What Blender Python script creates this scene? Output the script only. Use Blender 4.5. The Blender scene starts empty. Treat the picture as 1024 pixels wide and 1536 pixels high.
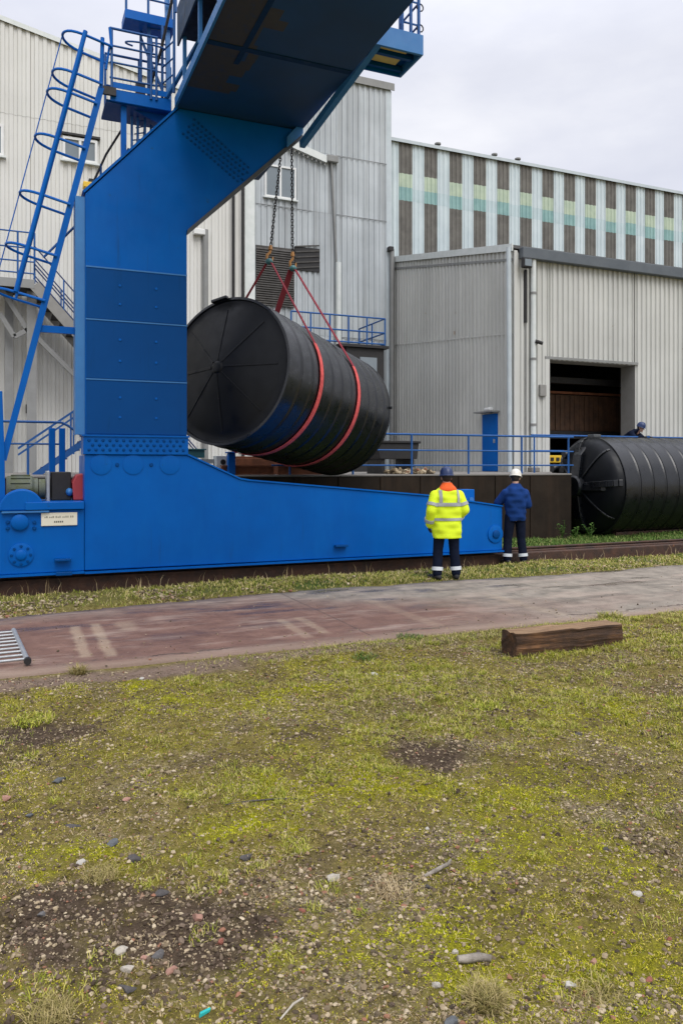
import bpy, bmesh, math, random
import numpy as np
from mathutils import Vector, Matrix
random.seed(7)
R = math.radians
scn = bpy.context.scene
COL = scn.collection
# World frame: x runs along the crane rails, y away from the camera across them, z up (metres).
YAW = R(23.16)
CAM = np.array([-3.46, -11.79, 1.8])
RT = np.array([math.cos(YAW), -math.sin(YAW), 0.0]); FW = np.array([math.sin(YAW), math.cos(YAW), 0.0])
FPX, HOR = 1150.0, 698.0
def ray(px, py): return FW + RT*((px-512)/FPX) + np.array([0, 0, (HOR-py)/FPX])
def on_y(px, py, y):                     # survey: point of the plane y=const seen at a photo pixel
    d = ray(px, py); p = CAM + d*((y-CAM[1])/d[1]); return p
def on_z(px, py, z=0.0):
    d = ray(px, py); return CAM + d*((z-CAM[2])/d[2])
def on_x(px, py, x):
    d = ray(px, py); return CAM + d*((x-CAM[0])/d[0])
def sz(px, py, y=0.0):
    p = on_y(px, py, y); return (p[0], p[2])

# ------------------------------------------------------------------ materials
def new_mat(name):
    m = bpy.data.materials.new(name); m.use_nodes = True
    nt = m.node_tree; b = nt.nodes['Principled BSDF']; return m, nt, b
def node(nt, typ, **kw):
    n = nt.nodes.new(typ)
    for k, v in kw.items():
        if k.startswith('i_'):
            key = k[2:]; key = int(key) if key.isdigit() else key
            n.inputs[key].default_value = v
        else: setattr(n, k, v)
    return n
def ramp(nt, stops, interp='LINEAR'):
    r = nt.nodes.new('ShaderNodeValToRGB'); e = r.color_ramp.elements; r.color_ramp.interpolation = interp
    while len(e) < len(stops): e.new(0.5)
    for i, (p, c) in enumerate(stops):
        e[i].position = p; e[i].color = (*c, 1) if len(c) == 3 else c
    return r
def coords(nt, scale=(1, 1, 1)):
    tc = node(nt, 'ShaderNodeTexCoord'); mp = node(nt, 'ShaderNodeMapping'); mp.inputs['Scale'].default_value = scale
    nt.links.new(tc.outputs['Object'], mp.inputs['Vector']); return mp.outputs['Vector']
def noise(nt, vec, scale, detail=4, rough=0.6):
    n = node(nt, 'ShaderNodeTexNoise'); n.inputs['Scale'].default_value = scale
    n.inputs['Detail'].default_value = detail; n.inputs['Roughness'].default_value = rough
    nt.links.new(vec, n.inputs['Vector']); return n.outputs['Fac']
def mixc(nt, fac, a, b, typ='MIX'):
    m = node(nt, 'ShaderNodeMix', data_type='RGBA', blend_type=typ)
    for sock, v in ((m.inputs[0], fac), (m.inputs[6], a), (m.inputs[7], b)):
        if hasattr(v, 'is_output'): nt.links.new(v, sock)
        elif isinstance(v, (int, float)): sock.default_value = v
        else: sock.default_value = (*v, 1)
    return m.outputs[2]
def maprange(nt, v, a, b, c=0.0, d=1.0):
    m = node(nt, 'ShaderNodeMapRange'); nt.links.new(v, m.inputs[0])
    for i, x in zip((1, 2, 3, 4), (a, b, c, d)): m.inputs[i].default_value = x
    return m.outputs[0]
def math2(nt, op, a, b=None):
    m = node(nt, 'ShaderNodeMath', operation=op)
    for i, v in enumerate((a, b)):
        if v is None: continue
        if hasattr(v, 'is_output'): nt.links.new(v, m.inputs[i])
        else: m.inputs[i].default_value = v
    return m.outputs[0]
def bump(nt, b, h, strength=0.3, dist=0.01):
    n = node(nt, 'ShaderNodeBump'); n.inputs['Strength'].default_value = strength; n.inputs['Distance'].default_value = dist
    nt.links.new(h, n.inputs['Height']); nt.links.new(n.outputs[0], b.inputs['Normal'])

def surf(name, col, col2=None, rough=0.5, metal=0.0, nscale=2.0, amount=0.5, streak=0.0, streak_col=(0.1, 0.08, 0.06),
         streak_scale=(4, 4, 0.25), bumpk=0.0, bscale=30, spots=0.0, spot_col=(0.2, 0.1, 0.05), spot_scale=8, coat=0.0, spec=0.5, grime=0.0, grime_col=(0, 0.03, 0.09)):
    m, nt, b = new_mat(name)
    v = coords(nt)
    col2 = col2 or tuple(c*0.75 for c in col)
    f = maprange(nt, noise(nt, v, nscale, 6), 0.35, 0.65, 0, amount)
    c = mixc(nt, f, col, col2)
    if streak > 0:
        sv = coords(nt, streak_scale)
        s = maprange(nt, noise(nt, sv, 1.0, 5, 0.7), 0.5, 0.75, 0, streak)
        c = mixc(nt, s, c, streak_col)
    if grime > 0:
        s = maprange(nt, noise(nt, coords(nt, (11, 11, 0.55)), 1.0, 6, 0.75), 0.58, 0.72, 0, grime)
        s = math2(nt, 'MULTIPLY', s, maprange(nt, noise(nt, v, 1.1, 3), 0.45, 0.6))
        c = mixc(nt, s, c, grime_col)
    if spots > 0:
        s = maprange(nt, noise(nt, v, spot_scale, 5, 0.7), 0.68-0.1*spots, 0.72-0.1*spots, 0, 0.85)
        c = mixc(nt, s, c, spot_col)
    nt.links.new(c, b.inputs['Base Color'])
    r = maprange(nt, noise(nt, v, nscale*3, 4), 0.3, 0.7, max(0.02, rough-0.1), min(1, rough+0.12))
    nt.links.new(r, b.inputs['Roughness'])
    b.inputs['Metallic'].default_value = metal
    b.inputs['Specular IOR Level'].default_value = spec
    if coat: b.inputs['Coat Weight'].default_value = coat
    if bumpk: bump(nt, b, noise(nt, v, bscale, 5), bumpk, 0.01)
    return m

M = {}
BLUE = (0.0, 0.112, 0.46)
M['blue'] = surf('crane_blue_paint', BLUE, (0.0, 0.090, 0.385), 0.40, spec=0.13, nscale=0.9, amount=1.0, streak=0.35, streak_col=(0.003, 0.145, 0.49), streak_scale=(3, 3, 0.7), bumpk=0.12, bscale=5, spots=0.22, spot_col=(0.012, 0.075, 0.2), spot_scale=6, grime=0.5, grime_col=(0.012, 0.05, 0.13))
M['bluedk'] = surf('crane_dark_blue_paint', (0.0, 0.063, 0.25), (0.0, 0.052, 0.21), 0.40, spec=0.13, nscale=1.0, amount=0.7, bumpk=0.05, bscale=4, grime=0.4, streak=0.1, streak_col=(0.003, 0.06, 0.22))
M['bluerail'] = surf('railing_blue_paint', (0.020, 0.10, 0.31), (0.016, 0.075, 0.23), 0.5, spec=0.3, nscale=6, spots=0.15, spot_col=(0.05, 0.05, 0.06), spot_scale=25)
M['bluelt'] = surf('pale_and_lit_blue_paint', (0.03, 0.18, 0.46), (0.02, 0.13, 0.38), 0.5, nscale=3)
M['blueworn'] = surf('blue_under_dirt', (0.012, 0.06, 0.15), (0.02, 0.035, 0.06), 0.7, nscale=2.5, amount=0.9)
M['steelgrey'] = surf('greased_grey_steel', (0.10, 0.11, 0.12), (0.05, 0.05, 0.055), 0.5, 0.3, nscale=5)
M['galv'] = surf('galvanised_steel', (0.42, 0.44, 0.45), (0.3, 0.31, 0.32), 0.45, 0.5, nscale=9)
M['rust'] = surf('rusty_steel', (0.085, 0.04, 0.024), (0.035, 0.022, 0.017), 0.85, nscale=4, amount=1.0, bumpk=0.6, bscale=30, spots=0.2, spot_col=(0.16, 0.07, 0.03), spot_scale=6)
M['rustorange'] = surf('orange_rusted_steel', (0.30, 0.11, 0.05), (0.16, 0.06, 0.03), 0.8, nscale=6, amount=0.9, bumpk=0.3)
M['darkmetal'] = surf('dark_metal', (0.018, 0.018, 0.02), (0.03, 0.027, 0.025), 0.6, 0.2, nscale=5)
M['black'] = surf('black_rubber', (0.012, 0.012, 0.013), None, 0.7)
M['white_sheet'] = surf('cream_profiled_sheet', (0.665, 0.665, 0.635), (0.57, 0.57, 0.54), 0.5, nscale=0.5, amount=0.7, streak=0.35, streak_col=(0.52, 0.50, 0.44), streak_scale=(3, 3, 0.12))
M['grey_sheet'] = surf('blue_grey_profiled_sheet', (0.50, 0.54, 0.565), (0.39, 0.425, 0.445), 0.5, nscale=0.6, amount=0.8, streak=0.85, streak_col=(0.22, 0.23, 0.235), streak_scale=(4, 4, 0.10))
M['annex_sheet'] = surf('pale_grey_profiled_sheet', (0.565, 0.57, 0.54), (0.47, 0.475, 0.45), 0.5, nscale=0.5, amount=0.7, streak=0.3, streak_col=(0.27, 0.27, 0.25), streak_scale=(3, 3, 0.12))
M['white_line'] = surf('cream_sheet_lap', (0.40, 0.39, 0.35), None, 0.6)
M['white_sheet_b'] = surf('cream_profiled_sheet_b', (0.64, 0.64, 0.61), (0.55, 0.55, 0.52), 0.5, nscale=0.5, amount=0.7, streak=0.35, streak_col=(0.48, 0.46, 0.40), streak_scale=(3, 3, 0.12))
M['grey_line'] = surf('grey_sheet_lap', (0.16, 0.17, 0.18), (0.26, 0.27, 0.28), 0.6, nscale=3, amount=1.0)
M['grey_sheet_b'] = surf('blue_grey_profiled_sheet_b', (0.43, 0.465, 0.485), (0.34, 0.37, 0.39), 0.5, nscale=0.6, amount=0.8, streak=0.85, streak_col=(0.22, 0.23, 0.235), streak_scale=(4, 4, 0.1))
M['annex_line'] = surf('annexe_sheet_lap', (0.29, 0.29, 0.275), None, 0.6)
M['annex_sheet_b'] = surf('pale_grey_profiled_sheet_b', (0.53, 0.535, 0.51), (0.44, 0.445, 0.42), 0.5, nscale=0.5, amount=0.7, streak=0.35, streak_col=(0.27, 0.27, 0.25), streak_scale=(3, 3, 0.12), spots=0.05, spot_col=(0.3, 0.22, 0.15), spot_scale=2)
M['hall_light'] = surf('hall_pale_sheet', (0.58, 0.66, 0.68), (0.47, 0.55, 0.58), 0.45, nscale=1.0, amount=0.8, streak=0.3, streak_col=(0.33, 0.37, 0.39), streak_scale=(5, 5, 0.15))
M['hall_brown'] = surf('hall_brown_sheet', (0.155, 0.148, 0.132), (0.095, 0.09, 0.08), 0.7, nscale=2.0, amount=0.9, streak=0.4, streak_col=(0.16, 0.145, 0.125), streak_scale=(6, 6, 0.3))
M['hall_tint'] = surf('hall_tinted_sheet', (0.50, 0.61, 0.64), (0.44, 0.54, 0.56), 0.45, nscale=2, amount=0.9, streak=0.3, streak_col=(0.36, 0.44, 0.46), streak_scale=(6, 6, 0.4))
M['hall_green'] = surf('hall_green_sheet', (0.47, 0.55, 0.42), (0.37, 0.46, 0.36), 0.5, nscale=3, amount=0.8, streak=0.3, streak_col=(0.22, 0.33, 0.2), streak_scale=(6, 6, 0.5))
M['hall_teal'] = surf('hall_teal_sheet', (0.26, 0.43, 0.41), (0.19, 0.34, 0.34), 0.5, nscale=3, amount=0.8, streak=0.3, streak_col=(0.07, 0.17, 0.17), streak_scale=(6, 6, 0.5))
M['trim_white'] = surf('white_trim', (0.66, 0.69, 0.68), (0.5, 0.55, 0.53), 0.5, nscale=5, spots=0.1, spot_col=(0.4, 0.38, 0.32))
M['pipe_pale'] = surf('pale_blue_pipe', (0.50, 0.56, 0.59), (0.38, 0.43, 0.46), 0.45, nscale=3)
M['pipe_grey'] = surf('grey_pipe', (0.24, 0.245, 0.24), (0.17, 0.17, 0.165), 0.5, nscale=3)
M['gutter'] = surf('slate_grey_gutter', (0.075, 0.09, 0.105), (0.11, 0.125, 0.14), 0.5, nscale=2, amount=0.7)
M['bracket'] = surf('grey_painted_steelwork', (0.25, 0.255, 0.25), (0.18, 0.18, 0.175), 0.6, nscale=3)
M['roof'] = surf('dark_roof_sheet', (0.10, 0.10, 0.10), None, 0.8)
M['shutter'] = surf('weathered_brown_louvre', (0.085, 0.08, 0.075), (0.05, 0.047, 0.044), 0.8, nscale=4, amount=0.9, streak=0.4, streak_col=(0.13, 0.125, 0.12), streak_scale=(4, 4, 0.6))
M['boards'] = surf('brown_stacked_boards', (0.13, 0.065, 0.034), (0.065, 0.036, 0.022), 0.7, nscale=3, amount=1.0, streak=0.5, streak_col=(0.14, 0.08, 0.045), streak_scale=(9, 9, 0.3))
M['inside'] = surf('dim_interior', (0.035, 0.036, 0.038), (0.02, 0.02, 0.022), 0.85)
M['jamb'] = surf('concrete_jamb', (0.26, 0.255, 0.24), (0.2, 0.195, 0.18), 0.8, nscale=4)
M['concrete'] = surf('dock_concrete', (0.22, 0.205, 0.19), (0.15, 0.14, 0.125), 0.85, nscale=2, bumpk=0.2)
M['dockwall'] = surf('stained_retaining_wall', (0.030, 0.022, 0.016), (0.017, 0.013, 0.010), 0.9, spec=0.15, nscale=1.2, amount=1.0, streak=0.6, streak_col=(0.055, 0.034, 0.022), streak_scale=(3, 3, 0.2), bumpk=0.3, bscale=8)
M['poly'] = surf('black_polyethylene', (0.0016, 0.0028, 0.0050), (0.0026, 0.004, 0.0065), 0.31, spec=0.62, nscale=2, amount=0.6, bumpk=0.03, bscale=3, streak=0.15, streak_col=(0.02, 0.02, 0.022), streak_scale=(5, 5, 5))
M['polydark'] = surf('black_polyethylene_end', (0.0016, 0.0026, 0.0045), (0.0028, 0.004, 0.0065), 0.42, spec=0.26, nscale=1.6, amount=0.8, bumpk=0.05, bscale=2.5)
M['sling'] = surf('red_polyester_sling', (0.80, 0.12, 0.11), (0.48, 0.06, 0.06), 0.8, nscale=9, amount=0.8)
M['slingdk'] = surf('dark_red_sling', (0.24, 0.02, 0.035), (0.18, 0.015, 0.03), 0.85, nscale=15)
M['chain'] = surf('oiled_chain', (0.028, 0.028, 0.03), None, 0.5, 0.6)
M['hook'] = surf('orange_hook_paint', (0.42, 0.19, 0.04), (0.2, 0.1, 0.04), 0.5, nscale=20)
M['yellow'] = surf('yellow_paint', (0.72, 0.47, 0.02), (0.6, 0.36, 0.02), 0.45, nscale=8)
M['yellowpad'] = surf('yellow_grating', (0.62, 0.50, 0.17), (0.45, 0.36, 0.15), 0.7, nscale=6)
M['red'] = surf('faded_red_paint', (0.42, 0.045, 0.05), (0.33, 0.035, 0.04), 0.5, nscale=5)
M['motor'] = surf('mossy_motor_paint', (0.13, 0.15, 0.13), (0.10, 0.115, 0.05), 0.65, nscale=7, amount=1.0, spots=0.25, spot_col=(0.22, 0.19, 0.08), spot_scale=14)
M['plate'] = surf('cream_sign_enamel', (0.80, 0.77, 0.65), (0.74, 0.68, 0.52), 0.4, nscale=4)
M['ink'] = surf('faded_sign_ink', (0.34, 0.33, 0.26), (0.42, 0.4, 0.32), 0.6)
M['inkdark'] = surf('dark_sign_ink', (0.10, 0.10, 0.09), None, 0.6)
M['glass'] = surf('window_glass', (0.20, 0.235, 0.26), (0.15, 0.18, 0.2), 0.12, nscale=1.2)
M['frame'] = surf('white_window_frame', (0.74, 0.75, 0.74), None, 0.4)
M['teal'] = surf('teal_painted_metal', (0.05, 0.17, 0.19), None, 0.5)
M['skin'] = surf('skin', (0.50, 0.30, 0.22), (0.46, 0.26, 0.19), 0.5, nscale=15)
M['hiviz'] = surf('fluorescent_yellow_cloth', (0.72, 0.90, 0.015), (0.66, 0.84, 0.01), 0.75, nscale=6, amount=0.5, bumpk=0.5, bscale=9)
M['reflect'] = surf('silver_reflective_tape', (0.36, 0.38, 0.40), (0.3, 0.32, 0.34), 0.45, nscale=10)
M['reflectlt'] = surf('bright_reflective_tape', (0.66, 0.70, 0.74), None, 0.4)
M['orange'] = surf('orange_hood_cloth', (0.85, 0.12, 0.015), (0.7, 0.09, 0.01), 0.8, nscale=8, bumpk=0.4, bscale=14)
M['navy'] = surf('navy_work_cloth', (0.009, 0.013, 0.030), (0.006, 0.009, 0.02), 0.85, nscale=7, amount=0.9, bumpk=0.6, bscale=10, spec=0.08)
M['bluecloth'] = surf('royal_blue_work_jacket', (0.012, 0.046, 0.19), (0.008, 0.03, 0.12), 0.85, nscale=6, amount=0.9, bumpk=0.6, bscale=10, spec=0.08)
M['helmetblue'] = surf('dark_blue_helmet', (0.015, 0.035, 0.12), None, 0.35)
M['helmetwhite'] = surf('scuffed_white_helmet', (0.72, 0.70, 0.64), (0.6, 0.57, 0.5), 0.4, nscale=10)
M['hair'] = surf('dark_hair', (0.02, 0.015, 0.012), None, 0.8)
M['glove'] = surf('black_glove', (0.015, 0.015, 0.016), None, 0.8)
M['cyan'] = surf('turquoise_plastic', (0.03, 0.48, 0.46), None, 0.35)
M['woodend'] = surf('dark_oak_end', (0.05, 0.03, 0.018), None, 0.9, nscale=10)

def wood_mat():
    m, nt, b = new_mat('weathered_oak'); v = coords(nt, (0.9, 9, 9))
    n1 = noise(nt, v, 3.0, 8, 0.7); n2 = noise(nt, coords(nt), 3.5, 5)
    geo = node(nt, 'ShaderNodeNewGeometry')
    base = ramp(nt, [(0.3, (0.022, 0.012, 0.007)), (0.48, (0.10, 0.048, 0.022)), (0.7, (0.26, 0.125, 0.05))])
    nt.links.new(n1, base.inputs[0])
    wet = mixc(nt, maprange(nt, n2, 0.4, 0.6, 0.0, 0.75), base.outputs[0], (0.035, 0.02, 0.013))
    # paler top face of the log
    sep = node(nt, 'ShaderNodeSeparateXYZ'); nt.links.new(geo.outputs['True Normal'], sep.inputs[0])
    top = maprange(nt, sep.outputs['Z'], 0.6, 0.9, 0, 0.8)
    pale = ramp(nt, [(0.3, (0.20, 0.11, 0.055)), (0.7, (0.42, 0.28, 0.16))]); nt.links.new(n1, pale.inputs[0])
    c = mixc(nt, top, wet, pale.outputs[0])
    nt.links.new(c, b.inputs['Base Color']); b.inputs['Roughness'].default_value = 0.85
    bump(nt, b, n1, 0.9, 0.02); return m
M['wood'] = wood_mat()

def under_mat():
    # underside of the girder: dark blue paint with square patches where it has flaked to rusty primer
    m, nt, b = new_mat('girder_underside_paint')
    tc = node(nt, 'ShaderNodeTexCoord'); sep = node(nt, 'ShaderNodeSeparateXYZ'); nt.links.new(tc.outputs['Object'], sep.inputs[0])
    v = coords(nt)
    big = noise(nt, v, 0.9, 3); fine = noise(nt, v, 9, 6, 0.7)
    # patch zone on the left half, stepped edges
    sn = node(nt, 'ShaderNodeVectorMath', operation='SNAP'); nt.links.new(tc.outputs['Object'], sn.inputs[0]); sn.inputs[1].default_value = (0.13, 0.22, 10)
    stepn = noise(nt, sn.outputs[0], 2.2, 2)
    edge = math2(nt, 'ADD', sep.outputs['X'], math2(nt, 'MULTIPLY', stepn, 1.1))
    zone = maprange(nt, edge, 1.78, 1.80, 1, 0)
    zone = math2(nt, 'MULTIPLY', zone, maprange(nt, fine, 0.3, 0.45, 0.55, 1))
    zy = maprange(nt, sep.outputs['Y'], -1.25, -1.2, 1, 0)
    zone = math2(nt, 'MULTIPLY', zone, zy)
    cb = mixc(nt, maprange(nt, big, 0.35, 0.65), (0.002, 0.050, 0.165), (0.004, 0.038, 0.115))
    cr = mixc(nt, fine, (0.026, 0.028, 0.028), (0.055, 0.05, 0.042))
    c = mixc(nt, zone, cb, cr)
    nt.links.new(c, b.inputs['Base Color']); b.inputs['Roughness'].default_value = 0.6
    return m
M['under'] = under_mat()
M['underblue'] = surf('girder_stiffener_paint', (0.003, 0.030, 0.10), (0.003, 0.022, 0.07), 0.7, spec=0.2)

def island_mat(name, stops, rough=0.85, trans=0.0, interp='LINEAR', noise_amt=0.0):
    m, nt, b = new_mat(name)
    g = node(nt, 'ShaderNodeNewGeometry'); r = ramp(nt, stops, interp); nt.links.new(g.outputs['Random Per Island'], r.inputs[0])
    c = r.outputs[0]
    if noise_amt:
        f = maprange(nt, noise(nt, coords(nt), 60, 4), 0.35, 0.65, 0, noise_amt)
        c = mixc(nt, f, c, (0.06, 0.05, 0.04))
    nt.links.new(c, b.inputs['Base Color']); b.inputs['Roughness'].default_value = rough
    b.inputs['Specular IOR Level'].default_value = 0.25
    if trans: b.inputs['Subsurface Weight'].default_value = 0
    return m
M['pebble'] = island_mat('mixed_gravel', [(0.0, (0.065, 0.048, 0.030)), (0.25, (0.16, 0.12, 0.073)), (0.5, (0.30, 0.23, 0.14)), (0.75, (0.46, 0.365, 0.235)), (0.93, (0.60, 0.50, 0.35)), (0.95, (0.30, 0.15, 0.09)), (1.0, (0.34, 0.16, 0.1))], noise_amt=0.3)
M['clod'] = island_mat('dark_earth_clods', [(0.0, (0.05, 0.035, 0.024)), (0.6, (0.12, 0.085, 0.06)), (1.0, (0.22, 0.165, 0.12))])
M['moss'] = island_mat('yellow_green_moss', [(0.0, (0.045, 0.050, 0.004)), (0.3, (0.21, 0.21, 0.009)), (0.6, (0.46, 0.43, 0.02)), (0.85, (0.60, 0.50, 0.07)), (1.0, (0.68, 0.52, 0.2))])
M['mossbright'] = island_mat('bright_yellow_moss', [(0.0, (0.12, 0.14, 0.004)), (0.4, (0.38, 0.41, 0.008)), (0.8, (0.62, 0.60, 0.015)), (1.0, (0.58, 0.50, 0.05))])
M['mossdull'] = island_mat('brown_winter_moss', [(0.0, (0.05, 0.038, 0.011)), (0.5, (0.20, 0.145, 0.04)), (1.0, (0.46, 0.34, 0.14))])
M['blade'] = island_mat('short_grass', [(0.0, (0.10, 0.135, 0.016)), (0.3, (0.24, 0.27, 0.035)), (0.55, (0.33, 0.32, 0.07)), (0.75, (0.48, 0.39, 0.15)), (1.0, (0.60, 0.48, 0.27))])
M['tussock'] = island_mat('tussock_grass', [(0.0, (0.12, 0.16, 0.014)), (0.4, (0.30, 0.33, 0.03)), (0.75, (0.50, 0.47, 0.09)), (1.0, (0.58, 0.48, 0.2))])
M['green'] = island_mat('fresh_grass', [(0.0, (0.035, 0.085, 0.012)), (0.5, (0.09, 0.17, 0.03)), (0.85, (0.18, 0.24, 0.06)), (1.0, (0.34, 0.31, 0.13))])
M['straw'] = island_mat('dead_straw', [(0.0, (0.20, 0.14, 0.07)), (0.5, (0.42, 0.32, 0.17)), (1.0, (0.62, 0.50, 0.32))])
M['drytuft'] = island_mat('dry_tuft_blades', [(0.0, (0.16, 0.15, 0.04)), (0.5, (0.34, 0.28, 0.10)), (1.0, (0.50, 0.40, 0.2))])
M['leafy'] = island_mat('weed_leaves', [(0.0, (0.03, 0.09, 0.012)), (1.0, (0.11, 0.2, 0.04))])
def stone_mat(name, c, c2):
    return surf(name, c, c2, 0.85, nscale=18, amount=1.0, bumpk=0.6, bscale=60)
M['stone_pale'] = stone_mat('pale_stone', (0.50, 0.46, 0.39), (0.33, 0.29, 0.24))
M['stone_grey'] = stone_mat('grey_stone', (0.16, 0.155, 0.155), (0.09, 0.085, 0.085))
M['stone_dark'] = stone_mat('dark_stone', (0.10, 0.09, 0.085), (0.045, 0.041, 0.04))
M['stone_pink'] = stone_mat('pink_brick_shard', (0.42, 0.235, 0.18), (0.28, 0.15, 0.11))
M['stone_red'] = stone_mat('red_brick_shard', (0.32, 0.11, 0.075), (0.2, 0.07, 0.05))
M['stone_white'] = stone_mat('chalk_stone', (0.52, 0.49, 0.44), (0.38, 0.36, 0.32))
M['stone_slate'] = stone_mat('slate_stone', (0.14, 0.15, 0.16), (0.075, 0.08, 0.085))
M['stick'] = stone_mat('weathered_stick', (0.36, 0.32, 0.27), (0.14, 0.12, 0.10))

# ------------------------------------------------------------------ mesh building
class MB:
    def __init__(s): s.v = []; s.f = []; s.mi = []
    def add(s, vs, fs, mi=0):
        o = len(s.v); s.v += [tuple(map(float, v)) for v in vs]; s.f += [tuple(i+o for i in f) for f in fs]; s.mi += [mi]*len(fs); return s
    def box(s, x0, x1, y0, y1, z0, z1, mi=0):
        v = [(x, y, z) for x in (x0, x1) for y in (y0, y1) for z in (z0, z1)]
        return s.add(v, [(0, 1, 3, 2), (4, 6, 7, 5), (0, 4, 5, 1), (2, 3, 7, 6), (0, 2, 6, 4), (1, 5, 7, 3)], mi)
    def prism(s, poly, y0, y1, axis='y', mi=0):
        n = len(poly)
        if axis == 'y': v = [(a, y0, b) for a, b in poly] + [(a, y1, b) for a, b in poly]
        elif axis == 'x': v = [(y0, a, b) for a, b in poly] + [(y1, a, b) for a, b in poly]
        else: v = [(a, b, y0) for a, b in poly] + [(a, b, y1) for a, b in poly]
        f = [tuple(range(n)), tuple(range(2*n-1, n-1, -1))] + [(i, (i+1) % n, (i+1) % n+n, i+n) for i in range(n)]
        return s.add(v, f, mi)
    def tube(s, p, q, r, r2=None, seg=10, caps=True):
        p, q = Vector(p), Vector(q); r2 = r if r2 is None else r2
        d = (q-p).normalized(); u = d.orthogonal().normalized(); w = d.cross(u)
        v = []
        for c, rr in ((p, r), (q, r2)):
            for i in range(seg):
                a = 2*math.pi*i/seg; v.append(c+u*(rr*math.cos(a))+w*(rr*math.sin(a)))
        f = [(i, (i+1) % seg, (i+1) % seg+seg, i+seg) for i in range(seg)]
        if caps: f += [tuple(range(seg-1, -1, -1)), tuple(range(seg, 2*seg))]
        return s.add(v, f)
    def path(s, pts, r, seg=8, closed=False):
        pts = [Vector(p) for p in pts]; n = len(pts); v = []; ref = None
        for i, p in enumerate(pts):
            a = pts[(i-1) % n] if (closed or i > 0) else p; b = pts[(i+1) % n] if (closed or i < n-1) else p
            d = (b-a).normalized()
            if ref is None: ref = d.orthogonal().normalized()
            u = (ref-d*ref.dot(d)).normalized(); ref = u; w = d.cross(u)
            rr = r[i] if isinstance(r, (list, tuple)) else r
            for k in range(seg):
                t = 2*math.pi*k/seg; v.append(p+u*(rr*math.cos(t))+w*(rr*math.sin(t)))
        f = []
        for i in range(n if closed else n-1):
            j = (i+1) % n
            f += [(i*seg+k, i*seg+(k+1) % seg, j*seg+(k+1) % seg, j*seg+k) for k in range(seg)]
        if not closed: f += [tuple(range(seg-1, -1, -1)), tuple(range((n-1)*seg, n*seg))]
        return s.add(v, f)
    def bar(s, p, q, w, h, up=(0, 0, 1)):
        p, q = Vector(p), Vector(q); d = (q-p).normalized(); u = Vector(up); u = (u-d*u.dot(d)).normalized(); w_ = d.cross(u)
        v = [c+w_*(a*w/2)+u*(b*h/2) for c in (p, q) for a, b in ((-1, -1), (1, -1), (1, 1), (-1, 1))]
        return s.add(v, [(3, 2, 1, 0), (4, 5, 6, 7)]+[(i, (i+1) % 4, (i+1) % 4+4, i+4) for i in range(4)])
    def lathe(s, prof, c, ax, seg=48, a0=0.0):
        c = Vector(c); d = Vector(ax).normalized(); u = d.cross(Vector((0, 0, 1)))
        u = u.normalized() if u.length > 1e-4 else Vector((1, 0, 0)); w = u.cross(d); v = []; rings = []
        for r, t in prof:
            if r < 1e-6: rings.append((len(v), 1)); v.append(c+d*t)
            else:
                rings.append((len(v), seg))
                for i in range(seg):
                    a = a0+2*math.pi*i/seg; v.append(c+d*t+u*(r*math.cos(a))+w*(r*math.sin(a)))
        f = []
        for (o, n), (o2, n2) in zip(rings, rings[1:]):
            for i in range(seg):
                j = (i+1) % seg
                if n == 1 and n2 == 1: continue
                if n == 1: f.append((o, o2+j, o2+i))
                elif n2 == 1: f.append((o+i, o+j, o2))
                else: f.append((o+i, o+j, o2+j, o2+i))
        return s.add(v, f)
    def ell(s, c, r, rot=None, seg=16, ring=10):
        c = Vector(c); v = [(0, 0, 1)]
        for i in range(1, ring):
            t = math.pi*i/ring
            for k in range(seg):
                a = 2*math.pi*k/seg; v.append((math.sin(t)*math.cos(a), math.sin(t)*math.sin(a), math.cos(t)))
        v.append((0, 0, -1)); out = []
        for q in v:
            w = Vector((q[0]*r[0], q[1]*r[1], q[2]*r[2]))
            if rot is not None: w = rot @ w
            out.append(c+w)
        f = [(0, 1+k, 1+(k+1) % seg) for k in range(seg)]
        for i in range(ring-2):
            o = 1+i*seg; f += [(o+k, o+seg+k, o+seg+(k+1) % seg, o+(k+1) % seg) for k in range(seg)]
        o = 1+(ring-2)*seg; f += [(o+k, len(v)-1, o+(k+1) % seg) for k in range(seg)]
        return s.add(out, f)
    def cap(s, p, q, r, r2, seg=12):
        s.tube(p, q, r, r2, seg); s.ell(p, (r,)*3, seg=seg, ring=8); s.ell(q, (r2,)*3, seg=seg, ring=8); return s
    def build(s, name, mats, parent=None, smooth=None, bevel=0.0, recalc=True, local=False):
        me = bpy.data.meshes.new(name)
        off = Vector((0, 0, 0)) if (parent is None or local) else origin(parent)
        me.from_pydata([Vector(v)-off for v in s.v], [], s.f)
        mats = mats if isinstance(mats, (list, tuple)) else [mats]
        for m in mats: me.materials.append(M[m])
        if len(mats) > 1: me.polygons.foreach_set('material_index', s.mi)
        if recalc:
            b = bmesh.new(); b.from_mesh(me); bmesh.ops.recalc_face_normals(b, faces=b.faces); b.to_mesh(me); b.free()
        if smooth is not None:
            me.polygons.foreach_set('use_smooth', [True]*len(me.polygons)); me.set_sharp_from_angle(angle=R(smooth))
        o = bpy.data.objects.new(name, me); COL.objects.link(o)
        if parent is not None: o.parent = parent
        if bevel:
            md = o.modifiers.new('bevel', 'BEVEL'); md.width = bevel; md.segments = 2; md.limit_method = 'ANGLE'; md.angle_limit = R(40)
        return o
class MBl(MB):
    def build(s, *a, **k): k['local'] = True; return MB.build(s, *a, **k)
def origin(o):
    p = Vector((0, 0, 0))
    while o is not None: p += o.location; o = o.parent
    return p
def thing(name, label, cat, loc=(0, 0, 0), group=None):
    o = bpy.data.objects.new(name, None); COL.objects.link(o); o.location = loc; o.empty_display_size = 0.2
    return tag(o, label, cat, group)
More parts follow.
